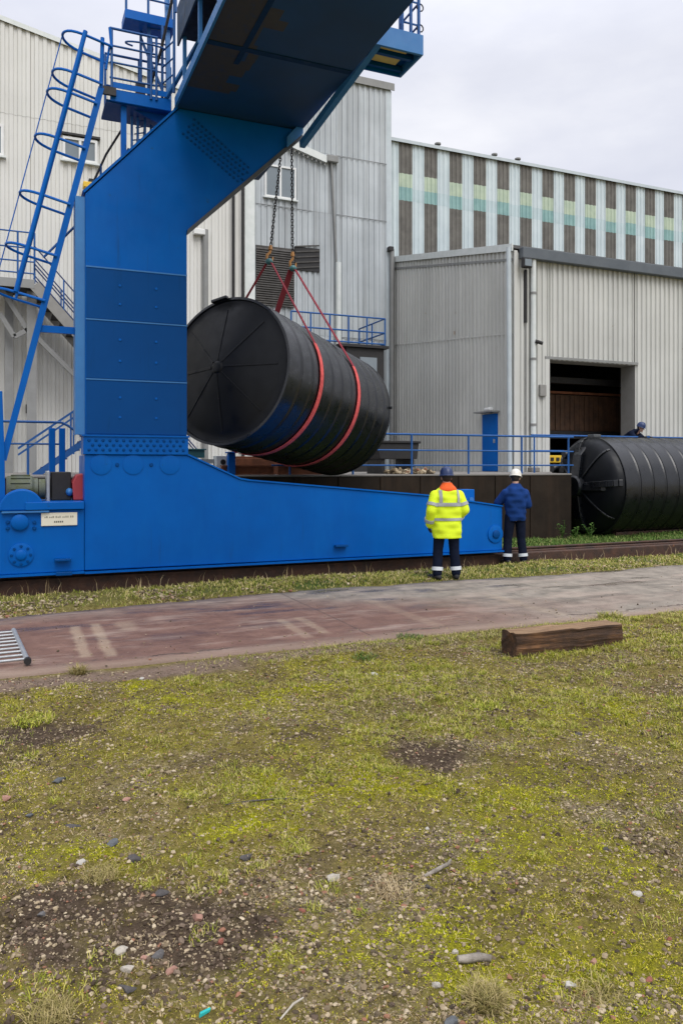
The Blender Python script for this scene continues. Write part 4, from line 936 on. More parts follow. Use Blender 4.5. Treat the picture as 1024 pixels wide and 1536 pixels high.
def window(px0, py0, px1, py1, y, parent, bars=1, sill=True):
    x0, z1 = sz(px0, py0, y); x1, z0 = sz(px1, py1, y); w = 0.07
    fr = MB().box(x0, x1, y-0.10, y+0.02, z1-w, z1).box(x0, x1, y-0.10, y+0.02, z0, z0+w).box(x0, x0+w, y-0.10, y+0.02, z0+w, z1-w).box(x1-w, x1, y-0.10, y+0.02, z0+w, z1-w)
    for i in range(bars):
        xm = x0+(x1-x0)*(i+1)/(bars+1); fr.box(xm-w*0.5, xm+w*0.5, y-0.095, y+0.02, z0+w, z1-w)
    wn = fr.build('window', 'frame', parent)
    MB().box(x0+w, x1-w, y-0.06, y-0.05, z0+w, z1-w).build('pane', 'glass', wn)
    if sill: MB().box(x0-0.06, x1+0.06, y-0.15, y, z0-0.05, z0-0.003).build('sill', 'trim_white', wn)
    return wn
ZD = 1.6
# white building
wb = thing('factory_building', 'tall cream profiled sheet building with sloping roofline behind the crane leg', 'building', (-4, 14, ZD))
zt = lambda x: 13.15-0.197*(x+0.08)
seam = sz(90, 184, 11)[1]; seam2 = sz(300, 520, 11)[1]
corr(MB(), -22, 3.36, ZD, zt, 11.0, 0.215, 0.036, zs=(seam2, seam), lap=0.006, every=5).build('wall', ['white_sheet', 'white_line', 'white_sheet_b'], wb)
corr(MB(), 11.0, 30, ZD, lambda y: zt(-22), -22, 0.215, 0.032, 'y').build('side_wall', 'white_sheet', wb)
MB().prism([(-22.1, zt(-22.1)+0.02), (3.42, zt(3.42)+0.02), (3.42, zt(3.42)+0.10), (-22.1, zt(-22.1)+0.10)], 10.92, 30).build('roof', 'roof', wb)
MB().prism([(-22.1, zt(-22.1)-0.02), (3.42, zt(3.42)-0.02), (3.42, zt(3.42)+0.11), (-22.1, zt(-22.1)+0.11)], 10.90, 10.918).build('verge_trim', 'trim_white', wb)
MB().box(3.05, 3.37, 10.93, 10.96, ZD, 12.4).build('corner_flashing', 'trim_white', wb)
window(-22, 184, 6, 236, 11, wb, 0); window(94, 205, 146, 248, 11, wb, 1)
x0, z1 = sz(88, 203, 11); x1, _ = sz(150, 203, 11); MB().box(x0, x1, 10.86, 11.0, z1+0.02, z1+0.08).build('window_hood', 'darkmetal', wb)
for px, top, r_, mt in ((308, 345, 0.085, 'pipe_grey'), (350, 250, 0.045, 'black'), (364, 240, 0.04, 'black')):
    x, z = sz(px, top, 10.9); MB().tube((x, 10.88, ZD), (x, 10.88, z), r_).build('downpipe', mt, wb, smooth=50)
x, z = sz(300, 347, 10.9); MB().box(x-0.2, x+0.14, 10.78, 10.95, z-0.12, z+0.05).build('rain_hopper', 'frame', wb, bevel=0.02)
x, z = sz(135, 282, 10.9); lm = MB().box(x-0.2, x+0.16, 10.55, 10.85, z-0.1, z+0.06).build('wall_lamp', 'yellow', wb, bevel=0.02)
MB().box(x-0.05, x+0.34, 10.6, 10.95, z+0.07, z+0.17).build('lamp_housing', 'black', lm, bevel=0.01)
x, z = sz(42, 612, 10.9); MB().box(x-0.05, x+0.05, 10.9, 10.965, z-0.14, z+0.1).build('wall_vent', 'black', wb)

# grey building
gb = thing('factory_building', 'tall blue grey corrugated building with streaked sheets and brown louvres', 'building', (6.6, 18, ZD))
GY = 15.35; gtz = 16.72
s1, s2, s3 = sz(540, 508, GY)[1], sz(540, 327, GY)[1], sz(540, 240, GY)[1]
corr(MB(), 2.9, 10.24, ZD, gtz, GY, 0.23, 0.04, zs=(s1, s2, s3), lap=0.008, every=3).build('wall', ['grey_sheet', 'grey_line', 'grey_sheet_b'], gb)
for i_, z_ in enumerate((s1, s2, s3)):
    for xa_, xb_ in ((3.0, 6.9), (7.9, 10.1)): MB().box(xa_, xb_, GY-0.068, GY-0.062, z_-0.03, z_+0.0).build('sheet_lap', 'grey_line', gb)
MB().box(2.9, 10.2, GY+0.1, 28, ZD, gtz-0.05).build('core', 'grey_sheet', gb)
MB().box(2.8, 10.34, GY-0.12, 28, gtz+0.003, gtz+0.12).build('roof', 'roof', gb)
MB().box(2.8, 10.36, GY-0.15, GY-0.123, gtz-0.14, gtz+0.14).build('roof_trim', 'bracket', gb)
MB().box(10.05, 10.26, GY-0.07, GY-0.045, ZD, gtz-0.15).build('corner_flashing', 'pipe_pale', gb)
window(396, 246, 443, 302, GY, gb, 1)
x0, z1 = sz(383, 368, GY); x1, z0 = sz(440, 462, GY)
lv = MB().box(x0, x1, GY-0.09, GY, z0, z1).build('louvre', 'shutter', gb)
mb = MB()
for i in range(int((z1-z0)/0.085)): mb.prism([(GY-0.092, z0+i*0.085), (GY-0.135, z0+i*0.085), (GY-0.092, z0+i*0.085+0.07)], x0, x1, axis='x')
mb.build('slats', 'shutter', lv)
x0, z1 = sz(441, 370, GY); x1, z0 = sz(478, 409, GY)
lv = MB().box(x0, x1, GY-0.085, GY, z0, z1).build('louvre', 'darkmetal', gb)
mb = MB()
for i in range(5): mb.bar((x0+0.02, GY-0.10, z0+0.06+i*0.2), (x1-0.02, GY-0.10, z0+0.2+i*0.2), 0.03, 0.05)
mb.build('slats', 'shutter', lv)
xa, za = sz(495, 242, GY); xb, zb = sz(503, 395, GY); xc, zc = sz(505, 520, GY)
MB().tube((xa, GY-0.1, za), (xb, GY-0.1, zb), 0.045).build('downpipe', 'pipe_grey', gb, smooth=50)
MB().tube((xb+0.06, GY-0.14, ZD), (xb+0.06, GY-0.14, zb), 0.115).build('downpipe', 'trim_white', gb, smooth=50)
MB().box(xa-0.22, xa+0.25, GY-0.25, GY-0.05, za-0.1, za+0.16).build('rain_hopper', 'pipe_grey', gb, bevel=0.03)
p, q = on_y(432, 214, GY-0.15), on_y(490, 240, GY-0.15)
gtr = MB().bar(p, q, 0.14, 0.26).build('sloping_gutter', 'trim_white', gb)
mb = MB()
for i in range(9):
    t = p+(q-p)*((i+0.5)/9); mb.bar((t[0], GY-0.15, t[2]-0.13), (t[0], GY-0.15, t[2]-0.25), 0.05, 0.05, (0, 1, 0))
mb.build('gutter_brackets', 'pipe_grey', gtr)
x, z = sz(586, 376, GY); MB().tube((x-0.05, GY-0.2, ZD), (x-0.05, GY-0.2, z), 0.09).build('downpipe', 'pipe_grey', gb, smooth=50)
x, z = sz(582, 376, GY); MB().box(x-0.1, x+0.1, GY-0.3, GY-0.08, z-0.08, z+0.1).build('wall_lamp', 'darkmetal', gb, bevel=0.02)

# striped hall
hb_ = thing('factory_hall', 'long hall clad in alternating pale and brown stripes with green and teal bands', 'building', (30, 20, ZD))
HT = 14.72
hm_ = MB(); gj = np.random.default_rng(4); x_ = 10.22; k_ = 0
corr(hm_, 10.22, 10.70, ZD, HT, 15.5, 0.195, 0.03)
while 10.70+1.17*k_ < 75:
    xa_ = 10.70+1.17*k_+gj.uniform(-0.015, 0.015); j_ = gj.uniform(-0.05, 0.05); h_ = gj.uniform(-0.04, 0.04)
    corr(hm_, xa_, xa_+0.60, ZD, HT, 15.5, 0.195, 0.03, mif=lambda a, r: (1, 2, 3, 1)[r], zs=(12.42+j_, 12.92+j_+h_, 13.5+j_), lap=0.002)
    corr(hm_, xa_+0.60, 10.70+1.17*(k_+1), ZD, HT, 15.5, 0.195, 0.03, mif=lambda a, r: (0, 4, 0)[r], zs=(12.42+j_, 12.92+j_), lap=0.002); k_ += 1
hm_.build('wall', ['hall_light', 'hall_brown', 'hall_teal', 'hall_green', 'hall_tint'], hb_, recalc=False)
MB().box(10.2, 75, 15.56, 40, ZD, HT-0.03).build('core', 'hall_light', hb_)
MB().box(10.25, 75.1, 15.38, 40, HT+0.003, HT+0.09).build('roof', 'roof', hb_)
MB().box(10.25, 75.1, 15.36, 15.378, HT-0.03, HT+0.10).build('roof_trim', 'pipe_pale', hb_)
for px in (658, 743, 778):
    x = on_y(px, 235, 15.6)[0]; MB().lathe([(0, 0.3), (0.13, 0.26), (0.13, 0.2), (0.05, 0.19), (0.05, 0)], (x, 15.7, HT+0.09), (0, 0, 1), 12).build('roof_vent', 'pipe_grey', hb_)

# annexe with the loading door
an = thing('annexe_building', 'low pale grey profiled sheet annexe with a wide loading door on the dock', 'building', (14, 10, ZD))
AX, AY = 10.45, 7.5; dz = 5.06; d0, d1 = 11.78, 15.18; x9 = 34.0; fz = 8.25
w = MB(); corr(w, AX, d0, ZD, fz, AY, 0.2, 0.045, every=5); corr(w, d0, d1, dz, fz, AY, 0.2, 0.045, every=5); corr(w, d1, x9, ZD, fz, AY, 0.2, 0.045, every=5)
w.build('front_wall', ['annex_sheet', 'annex_line', 'annex_sheet_b'], an)
topl = lambda y: 8.33+(10.0-8.42)*(y-7.5)/7.96
sl_ = sz(680, 475, 10.5)[1]
corr(MB(), AY, 15.32, ZD, topl, AX, 0.22, 0.04, 'y', every=4).build('side_wall', ['annex_sheet', 'annex_line', 'annex_sheet_b'], an)
MB().prism([(AY-0.05, 8.36), (15.34, 9.94), (15.34, 10.04), (AY-0.05, 8.46)], AX-0.06, x9, axis='x').build('roof', 'roof', an)
MB().prism([(AY-0.06, 8.27), (15.34, 9.85), (15.34, 10.07), (AY-0.06, 8.49)], AX-0.10, AX-0.063, axis='x').build('verge_trim', 'trim_white', an)
MB().prism([(AY-0.02, 7.98), (15.33, 9.56), (15.33, 9.64), (AY-0.02, 8.06)], AX-0.05, AX-0.035, axis='x').build('sheet_lap', 'pipe_grey', an)
MB().prism([(AY-0.02, 5.78), (15.33, 6.55), (15.33, 6.58), (AY-0.02, 5.81)], AX-0.045, AX-0.034, axis='x').build('sheet_lap', 'annex_sheet', an)
MB().box(AX+0.16, x9, AY-0.26, AY-0.04, 8.05, 8.38).build('gutter', 'gutter', an, bevel=0.02)
MB().box(AX-0.02, AX+0.10, AY-0.06, AY-0.034, ZD, 8.3).build('corner_flashing', 'annex_sheet', an)
MB().tube((AX-0.1, AY+0.05, ZD), (AX-0.14, AY+0.05, 8.4), 0.075).build('downpipe', 'pipe_pale', an, smooth=50)
x, _ = sz(799, 500, AY-0.12); dp = MB().tube((x, AY-0.13, ZD+0.1), (x, AY-0.13, 8.06), 0.085).build('downpipe', 'trim_white', an, smooth=50)
for z in (3.0, 5.0, 7.0): MB().tube((x, AY-0.13, z), (x, AY-0.13, z+0.07), 0.1).build('pipe_collar', 'pipe_grey', dp)
MB().box(x-0.14, x+0.16, AY-0.25, AY-0.02, ZD+0.003, ZD+0.14).build('pipe_shoe', 'concrete', dp, bevel=0.02)
x, z = sz(788, 405, AY-0.05); MB().tube((x, AY-0.06, ZD), (x, AY-0.06, z), 0.022).build('cable_conduit', 'pipe_grey', an)
MB().tube((x-0.02, AY-0.07, z-1.6), (x-0.02, AY-0.07, z), 0.05).build('cable_conduit', 'darkmetal', an)
x, z = sz(787, 395, AY-0.2); fl = MB().box(x-0.16, x+0.16, AY-0.35, AY-0.2, z-0.16, z+0.14).build('floodlight', 'darkmetal', an, bevel=0.03)
MB().box(x-0.12, x+0.12, AY-0.365, AY-0.352, z-0.11, z+0.09).build('lamp_glass', 'glass', fl)
x, z = sz(806, 513, AY-0.2); cc = MB().tube((x-0.1, AY-0.22, z+0.02), (x+0.1, AY-0.3, z-0.05), 0.055).build('security_camera', 'darkmetal', an, smooth=50)
MB().bar((x, AY-0.03, z-0.12), (x, AY-0.24, z), 0.03, 0.03).build('camera_bracket', 'darkmetal', cc)
x, z = sz(812, 585, AY-0.05); MB().box(x-0.12, x+0.12, AY-0.13, AY-0.034, z-0.2, z+0.16).build('alarm_box', 'jamb', an, bevel=0.02)
# door recess
dr = MB().box(d0-0.03, d0-0.003, AY-0.02, AY+0.6, ZD, dz).box(d1+0.003, d1+0.03, AY-0.02, AY+0.6, ZD, dz).box(d0-0.03, d1+0.03, AY-0.02, AY+0.6, dz+0.003, dz+0.03).build('door_reveal', 'jamb', an)
MB().box(d0-0.2, d0-0.035, AY-0.06, AY-0.034, ZD, dz+0.1).build('door_trim', 'annex_sheet', an)
MB().box(d0-0.2, d1+0.12, AY-0.066, AY-0.040, dz+0.02, dz+0.10).build('door_lintel', 'pipe_grey', an)
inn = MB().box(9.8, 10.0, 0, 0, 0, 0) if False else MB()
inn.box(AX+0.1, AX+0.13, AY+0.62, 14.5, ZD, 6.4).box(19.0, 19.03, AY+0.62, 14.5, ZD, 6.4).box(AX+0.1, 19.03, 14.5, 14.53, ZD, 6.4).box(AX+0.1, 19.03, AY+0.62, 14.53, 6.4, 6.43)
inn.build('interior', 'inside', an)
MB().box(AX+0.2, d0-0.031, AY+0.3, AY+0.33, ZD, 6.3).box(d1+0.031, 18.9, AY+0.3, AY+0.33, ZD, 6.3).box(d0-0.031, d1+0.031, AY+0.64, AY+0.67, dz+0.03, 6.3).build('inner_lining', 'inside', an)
bd = MB().box(d0-0.6, d1+1.6, 9.7, 9.76, 3.0, 4.25)
for i in range(26):
    x = d0-0.55+i*0.21; bd.box(x, x+0.17, 9.66+0.012*(i % 3), 9.698, 3.02, 4.22)
bd.build('timber_partition', 'boards', an)
MB().box(d0-0.5, 18.5, 9.6, 9.7, 4.28, 4.36).build('crossbeam', 'rustorange', an)
MB().box(d0-0.5, 18.5, 9.4, 9.6, 2.72, 2.98).build('crossbeam', 'darkmetal', an)
MB().box(d0-0.5, 18.5, 8.9, 9.1, 4.55, 4.75).build('crossbeam', 'darkmetal', an)
x0, z1 = sz(932, 636, AY+0.3); MB().box(d1-0.03, d1+0.001, AY+0.2, AY+0.3, 2.55, 2.75).build('notice', 'frame', an)
# blue door in the annexe side wall
ya = on_x(726, 650, AX)[1]; yb = on_x(748, 650, AX)[1]
bdv = MB().box(AX-0.09, AX-0.033, yb, ya, ZD+0.01, 3.42).build('side_door', 'blue', an, bevel=0.008)
MB().box(AX-0.13, AX-0.092, yb+0.08, yb+0.14, 2.5, 2.62).build('handle', 'galv', bdv)
MB().box(AX-0.35, AX-0.034, yb-0.1, ya+0.1, 3.46, 3.5).build('door_canopy', 'pipe_grey', an)
MB().box(AX-0.2, AX-0.034, (ya+yb)/2-0.15, (ya+yb)/2+0.15, 3.52, 3.62).build('door_lamp', 'frame', an, bevel=0.03)

# ------------------------------------------------------------------ loading dock
dk = thing('loading_dock', 'raised loading dock with a dark stained retaining wall behind the crane', 'dock', (0, 10, 0))
MB().box(-45, 9.2, 3.4, 45, -0.4, ZD-0.045).box(9.2, 80, 5.1, 45, -0.4, ZD-0.045).build('retaining_wall', 'dockwall', dk)
MB().box(-45, 9.21, 3.385, 5.05, ZD-0.042, ZD).box(-45, 80, 5.053, 45, ZD-0.042, ZD).build('deck', 'concrete', dk, bevel=0.012)
for i in range(-12, 9): MB().box(i*1.0-0.035, i*1.0+0.035, 3.37, 3.399, -0.1, ZD-0.048).build('wall_rib', 'dockwall', dk)

def fence(name, label, x0, x1, y, tops, posts, mat='bluerail', group=None, r=0.024):
    t = thing(name, label, 'railing', ((x0+x1)/2, y, ZD), group)
    for i, z in enumerate(tops): MB().tube((x0, y, z), (x1, y, z), r if i == 0 else r*0.75).build('rail', mat, t, smooth=50)
    for x in posts: MB().tube((x, y, ZD), (x, y, tops[0]), r).build('post', mat, t, smooth=50)
    return t
fence('safety_railing', 'blue tubular railing along the dock edge left of the lying tank', 1.5, 9.35, 3.5, (2.50, 2.14, 1.80), (1.9, 3.35, 4.80, 6.30, 7.8, 9.2))
fence('safety_railing', 'blue railing on the dock behind the lying tank where a man leans', 9.4, 30, 5.25, (2.62, 2.2), (9.5, 11.5, 13.9, 16, 18, 20, 22, 24, 26, 28))
lf = fence('safety_railing', 'blue railing on the dock left of the crane leg ending at two stout posts', -9, -2.62, 3.6, (2.61, 2.20), (-8, -6.5, -5, -3.9))
for px in (78.5, 93.5):
    x = on_y(px, 660, 3.6)[0]; MB().box(x-0.055, x+0.055, 3.55, 3.66, ZD, 2.5).build('stout_post', 'blue', lf, bevel=0.01)
MB().path([(-2.62, 3.6, 2.61), (-2.5, 3.6, 2.55), (-2.3, 3.6, 2.4), (-2.0, 3.6, 2.2)], 0.024).build('sloping_rail', 'bluerail', lf, smooth=50)
# small blue steps behind the leg
bs = thing('dock_steps', 'small blue metal steps with handrails rising beside the crane leg', 'steps', (-2.2, 6.0, ZD))
p, q = on_y(28, 672, 6.0), on_y(125, 607, 6.0); dirv = Vector(q-p)
for dy in (0.0, 0.9):
    for dz_ in (0.0, -0.14, -0.85):
        MB().bar(Vector(p)+Vector((0, dy, dz_)), Vector(p)+dirv*1.3+Vector((0, dy, dz_)), 0.035, 0.035 if dz_ > -0.5 else 0.12).build('handrail' if dz_ > -0.5 else 'stringer', 'bluerail', bs)
    for t in (0.15, 0.5, 0.85, 1.2):
        b = Vector(p)+dirv*t+Vector((0, dy, 0)); MB().tube((b.x, b.y, max(ZD, b.z-0.95)), b, 0.02).build('post', 'bluerail', bs)
for t in np.linspace(0.25, 1.25, 6):
    b = Vector(p)+dirv*t; MB().box(b.x-0.13, b.x+0.13, b.y, b.y+0.9, b.z-0.87, b.z-0.84).build('tread', 'bluedk', bs)
# grey escape stair on the cream building
st = thing('steel_staircase', 'grey steel escape stair with blue railings on the cream building', 'staircase', (-2, 10, ZD))
ld = MB().box(-8, -2.95, 9.5, 10.9, 6.42, 6.52).build('landing', 'darkmetal', st)
MB().box(-8, -2.95, 9.47, 9.50, 6.36, 6.58).build('landing_edge', 'bracket', ld)
A, B = Vector((-2.95, 9.5, 6.45)), Vector((1.3, 9.5, 1.65))
for dy in (0, 1.2): MB().bar(A+Vector((0, dy, 0)), B+Vector((0, dy, 0)), 0.05, 0.28).build('stringer', 'jamb', st)
for i in range(1, 22):
    p = A+(B-A)*(i/22); MB().box(p.x-0.14, p.x+0.14, 9.53, 10.66, p.z-0.02, p.z+0.02).build('tread', 'darkmetal', st)
for dy in (0, 1.2):
    for h in (0.45, 0.55, 1.0): MB().tube(A+Vector((0.0, dy, h)), B+Vector((0, dy, h)), 0.018).build('handrail', 'helmetblue', st)
    for i in range(1, 6):
        p = A+(B-A)*(i/6); MB().tube(p+Vector((0, dy, 0)), p+Vector((0, dy, 1.0)), 0.02).build('post', 'bluerail', st)
for h in (0.25, 0.55, 0.9, 1.3): MB().tube((-8, 9.55, 6.5+h), (-2.95, 9.55, 6.5+h), 0.02).build('landing_rail', 'bluerail', st)
for x in (-7, -6, -5, -4, -3.35, -2.95): MB().tube((x, 9.55, 6.5), (x, 9.55, 7.8), 0.025).build('post', 'bluerail', st)
x = on_y(48, 600, 10.0)[0]
MB().box(x-0.12, x+0.12, 9.9, 10.12, ZD, 6.36).build('column', 'bracket', st)
for (a, b) in (((0, 430), (48, 505)), ((0, 470), (22, 505)), ((22, 505), (48, 492)), ((55, 505), (125, 575))):
    p, q = on_y(*a, 10.0), on_y(*b, 10.0); MB().bar(p, q, 0.08, 0.12).build('bracing', 'bracket', st)
x = on_y(14, 600, 10.0)[0]; MB().box(x-0.1, x+0.1, 10.3, 10.5, ZD, 6.36).build('column', 'bracket', st)
# black cabin with a railed top
bc = thing('steel_cabin', 'black steel cabin with blue railings on its flat roof by the grey building', 'cabin', (6.7, 10.6, ZD))
x0, z1 = sz(519, 520, 10.0); x1, _ = sz(576, 520, 10.0)
MB().box(x0, x1, 10.0, 12.0, ZD, z1).build('body', 'darkmetal', bc, bevel=0.02)
MB().box(x0-0.25, x1+0.12, 9.9, 12.1, z1+0.003, z1+0.09).build('roof', 'darkmetal', bc)
MB().box(4.2, x0-0.26, 10.2, 12.0, z1+0.003, z1+0.09).build('walkway', 'pipe_grey', bc)
xa, za = sz(553, 548, 9.98); MB().box(xa-0.3, xa+0.28, 9.975, 9.998, za-0.28, za+0.25).build('window', 'glass', bc)
for h in (0.95, 0.5, 0.14): MB().path([(4.2, 9.95, z1+h), (x1, 9.95, z1+h), (x1, 11.9, z1+h)], 0.026).build('rail', 'bluerail', bc, smooth=50)
for x in np.linspace(4.2, x1, 6): MB().tube((x, 9.95, z1+0.05), (x, 9.95, z1+0.95), 0.026).build('post', 'bluerail', bc, smooth=50)
for y in (10.9, 11.9): MB().tube((x1, y, z1+0.05), (x1, y, z1+0.95), 0.026).build('post', 'bluerail', bc, smooth=50)
for x in (4.3, 5.4): MB().tube((x, 11.8, ZD), (x, 11.8, z1), 0.05).build('prop', 'bracket', bc)

# ------------------------------------------------------------------ drive gear on the bogie
x0, z0 = sz(10, 733, 0.55); x1, _ = sz(52, 733, 0.55); zc = z0
mo = MB().lathe([(0, 0), (0.17, 0), (0.19, 0.02), (0.19, x1-x0-0.04), (0.15, x1-x0), (0.15, x1-x0+0.05), (0, x1-x0+0.05)], (x0, 0.55, zc), (1, 0, 0), 28).build('drive_motor', 'motor', crane, smooth=40)
mb = MB()
for i in range(14):
    a = i*2*math.pi/14; c = Vector(((x0+x1)/2, 0.55+0.195*math.cos(a), zc+0.195*math.sin(a))); mb.bar(c-Vector(((x1-x0)/2-0.06, 0, 0)), c+Vector(((x1-x0)/2-0.06, 0, 0)), 0.012, 0.03, (0, math.cos(a), math.sin(a)))
mb.build('cooling_fins', 'motor', mo)
xg, _ = sz(68, 733, 0.55)
gbx = MB().lathe([(0, x1-x0+0.06), (0.14, x1-x0+0.06), (0.14, xg-x0), (0, xg-x0)], (x0, 0.55, zc), (1, 0, 0), 24).build('coupling', 'motor', crane, smooth=40)
xf, zf = sz(72, 730, 0.55); MB().box(xf-0.025, xf+0.02, 0.32, 0.8, zc-0.2, zc+0.26).build('mounting_flange', 'galv', crane, bevel=0.01)
xd, _ = sz(77, 730, 0.55); xe, _ = sz(106, 730, 0.55); MB().box(xd, xe, 0.4, 0.9, 1.277, 1.70).build('control_box', 'darkmetal', crane, bevel=0.012)
xr0, zr1 = sz(110, 712, 0.4); xr1, _ = sz(126, 712, 0.4)
MB().prism([(xr0, 1.28), (xr1, 1.28), (xr1, zr1+0.02), (xr0+0.05, zr1), (xr0-0.02, zr1-0.12)], 0.3, 0.75).build('red_guard', 'red', crane, bevel=0.012)
x, z = sz(105, 738, 0.35); MB().ell((x, 0.4, z), (0.055, 0.08, 0.06)).build('brake_drum', 'bluelt', crane, smooth=60)

# ------------------------------------------------------------------ clutter on the dock
def clutter(name, label, cat, mb, mat, group=None, bevel=0.006):
    o = mb.build(name, mat, bevel=bevel); tag(o, label, cat, group); return rebase(o)
xa = on_y(330, 690, 3.9)[0]; xb = on_y(408, 690, 3.9)[0]; xc_ = on_y(500, 690, 3.9)[0]
for i, (a, b, y, z, lab) in enumerate(((xa, xb, 3.8, 1.6, 'orange rusted steel beam lying on the dock edge under the hanging tank'), (xb+0.1, xc_, 3.82, 1.6, 'shorter brownish rusted beam end to end with the orange beam'))):
    mb = MB().box(a, b, y-0.02, y+0.02, z+0.025, z+0.175).box(a, b, y-0.09, y+0.09, z+0.176, z+0.2).box(a, b, y-0.09, y+0.09, z, z+0.024)
    clutter('steel_beam', lab, 'beam', mb, 'rustorange', None, 0)
a = on_y(352, 680, 4.6)[0]; mb = MB()
for i in range(5): mb.box(a, a+1.5, 4.5+i*0.12, 4.6+i*0.12, 1.6, 1.95+0.05*(i % 2))
clutter('plate_stack', 'stack of rust brown steel plates standing on the dock', 'plates', mb, 'rustorange')
a = on_y(286, 690, 4.4)[0]; b = on_y(322, 690, 4.4)[0]
for i, (z, mt, lab) in enumerate(((1.60, 'galv', 'lowest silver metal channel of the pile beside the leg'), (1.72, 'galv', 'middle silver metal channel of the pile beside the leg'), (1.84, 'galv', 'topmost silver metal channel of the pile beside the leg'))):
    mb = MB().box(a-0.8, b, 4.2, 4.6, z, z+0.02).box(a-0.8, b, 4.2, 4.22, z+0.022, z+0.09).box(a-0.8, b, 4.58, 4.6, z+0.022, z+0.09)
    clutter('metal_channel', lab, 'channel', mb, mt, None, 0)
mb = MB().box(a-0.1, b-0.25, 4.25, 4.55, 1.96, 2.12).box(a-0.13, b-0.22, 4.22, 4.58, 2.122, 2.15); clutter('teal_box', 'teal lidded box on top of the silver channels', 'box', mb, 'teal')
x = on_y(348, 690, 3.75)[0]; mb = MB().box(x-0.10, x+0.05, 3.65, 3.8, 1.6, 2.05).box(x-0.13, x+0.08, 3.62, 3.83, 2.052, 2.08); clutter('blue_bollard', 'short square blue bollard beside the rusty beams', 'bollard', mb, 'blue', None, 0.01)
x = on_y(335, 690, 4.1)[0]; mb = MB().box(x-0.17, x+0.12, 4.0, 4.3, 1.6, 2.0)
o = mb.build('switch_cabinet', 'trim_white', bevel=0.01); tag(o, 'small white cabinet with black sockets behind the blue bollard', 'cabinet'); rebase(o)
for dz_ in (0.12, 0.27):
    MB().lathe([(0, -0.02), (0.05, -0.02), (0.06, 0.0)], (x-0.03, 4.0, 1.6+dz_), (0, 1, 0), 12).build('socket', 'black', o)
x0 = on_y(556, 680, 4.6)[0]; x1 = on_y(619, 680, 4.6)[0]
sk = MB().prism([(x0+0.1, 1.95), (x1-0.05, 1.95), (x1, 2.32), (x0, 2.32)], 4.3, 5.2).box(x0-0.03, x1+0.03, 4.26, 5.24, 2.322, 2.38)
for x in (x0+0.15, x1-0.2): sk.box(x, x+0.1, 4.35, 5.15, 1.6, 1.948)
clutter('steel_trough', 'dark steel trough on legs behind the dock railing', 'trough', sk, 'darkmetal', None, 0.01)
n = 260; rx = x0+0.2+(x1-x0-0.1)*rng.random(n)*1.0; ry = 3.65+0.6*rng.random(n); rz = 1.6+0.10*rng.random(n)*(1-np.abs(ry-3.95)/0.4)
pebbles(rx, ry, rz, 0.03+0.035*rng.random(n), 'rubble_heap', 'pebble', 'pale rubble heaped on the dock under the railing', 0.8)
x = on_y(838, 688, 7.9)[0]
yt = thing('pallet_truck', 'yellow pallet truck parked inside the loading doorway', 'pallet truck', (x, 8.2, ZD))
MB().box(x-0.42, x+0.30, 7.95, 8.35, 1.88, 2.12).build('chassis', 'yellow', yt, bevel=0.03)
for dx in (-0.3, -0.08): MB().box(x+dx, x+dx+0.12, 7.93, 7.949, 1.94, 2.05).build('dark_marking', 'black', yt)
MB().path([(x-0.08, 8.3, 2.1), (x-0.1, 8.45, 2.4), (x-0.1, 8.5, 2.62)], 0.025).build('tiller', 'darkmetal', yt, smooth=50)
for dx in (-0.32, 0.16): MB().box(x+dx, x+dx+0.14, 8.0, 9.1, 1.68, 1.75).build('fork', 'rustorange', yt)
for dx in (-0.26, 0.22): MB().lathe([(0, -0.05), (0.08, -0.05), (0.09, 0), (0.08, 0.05), (0, 0.05)], (x+dx, 8.1, 1.69), (1, 0, 0), 14).build('wheel', 'black', yt)
MB().bar((x-0.06, 8.1, 1.6), (x-0.06, 8.1, 1.88), 0.1, 0.1, (0, 1, 0)).build('steer_column', 'rust', yt)

# ------------------------------------------------------------------ timber, gate
def timber():
    b = bmesh.new(); bmesh.ops.create_cube(b, size=1)
    bmesh.ops.subdivide_edges(b, edges=b.edges, cuts=11, use_grid_fill=True)
    for v in b.verts:
        x, y, z = v.co; sx = x*1.30; sy = y*0.22; s_z = z*0.235
        w = float(fbm(np.array([sx*3+9]), np.array([sy*9+s_z*11]), 1.2, 5, 4)[0]-0.5)
        w2 = float(fbm(np.array([sx*1.2+3]), np.array([sy*22+s_z*26]), 1.0, 8, 3)[0]-0.5)
        rnd = 1-0.09*max(0, abs(y)+abs(z)-0.80)*3
        v.co = Vector((sx+(w*0.05 if abs(x) > 0.45 else 0), sy*rnd+w2*0.035, s_z*rnd+w*0.03+(0.012 if x < 0 else -0.006)+ (0.01*math.sin(sx*4))))
    me = bpy.data.meshes.new('timber_baulk'); b.to_mesh(me); b.free(); me.materials.append(M['wood'])
    o = bpy.data.objects.new('timber_baulk', me); COL.objects.link(o)
    o.location = (1.49, -5.74, 0.105); o.rotation_euler = (0, R(0.4), R(0.6))
    tag(o, 'short dark oak timber baulk lying on grass beside the road', 'timber')
timber()
gt_ = thing('metal_gate', 'galvanised barred gate panel lying flat on the road at the left', 'gate', (-4.4, -3.6, 0.0))
P, Q = Vector((-3.455, -2.93, 0.05)), Vector((-3.34, -4.38, 0.05)); OFF = Vector((-1.9, -0.12, 0))
for o_ in (Vector((0, 0, 0)), OFF): MB().tube(P+o_, Q+o_, 0.024).build('side_rail', 'galv', gt_, smooth=50)
MB().tube(Q-Vector((0, -0.03, 0)), Q-Vector((0, 0.03, 0)), 0.032).build('hinge_end', 'darkmetal', gt_)
for i in range(9):
    p = P+(Q-P)*(0.06+i*0.11); MB().tube(p, p+OFF+Vector((0, 0.05*math.sin(i*2.3), 0)), 0.013).build('bar', 'galv', gt_, smooth=50)

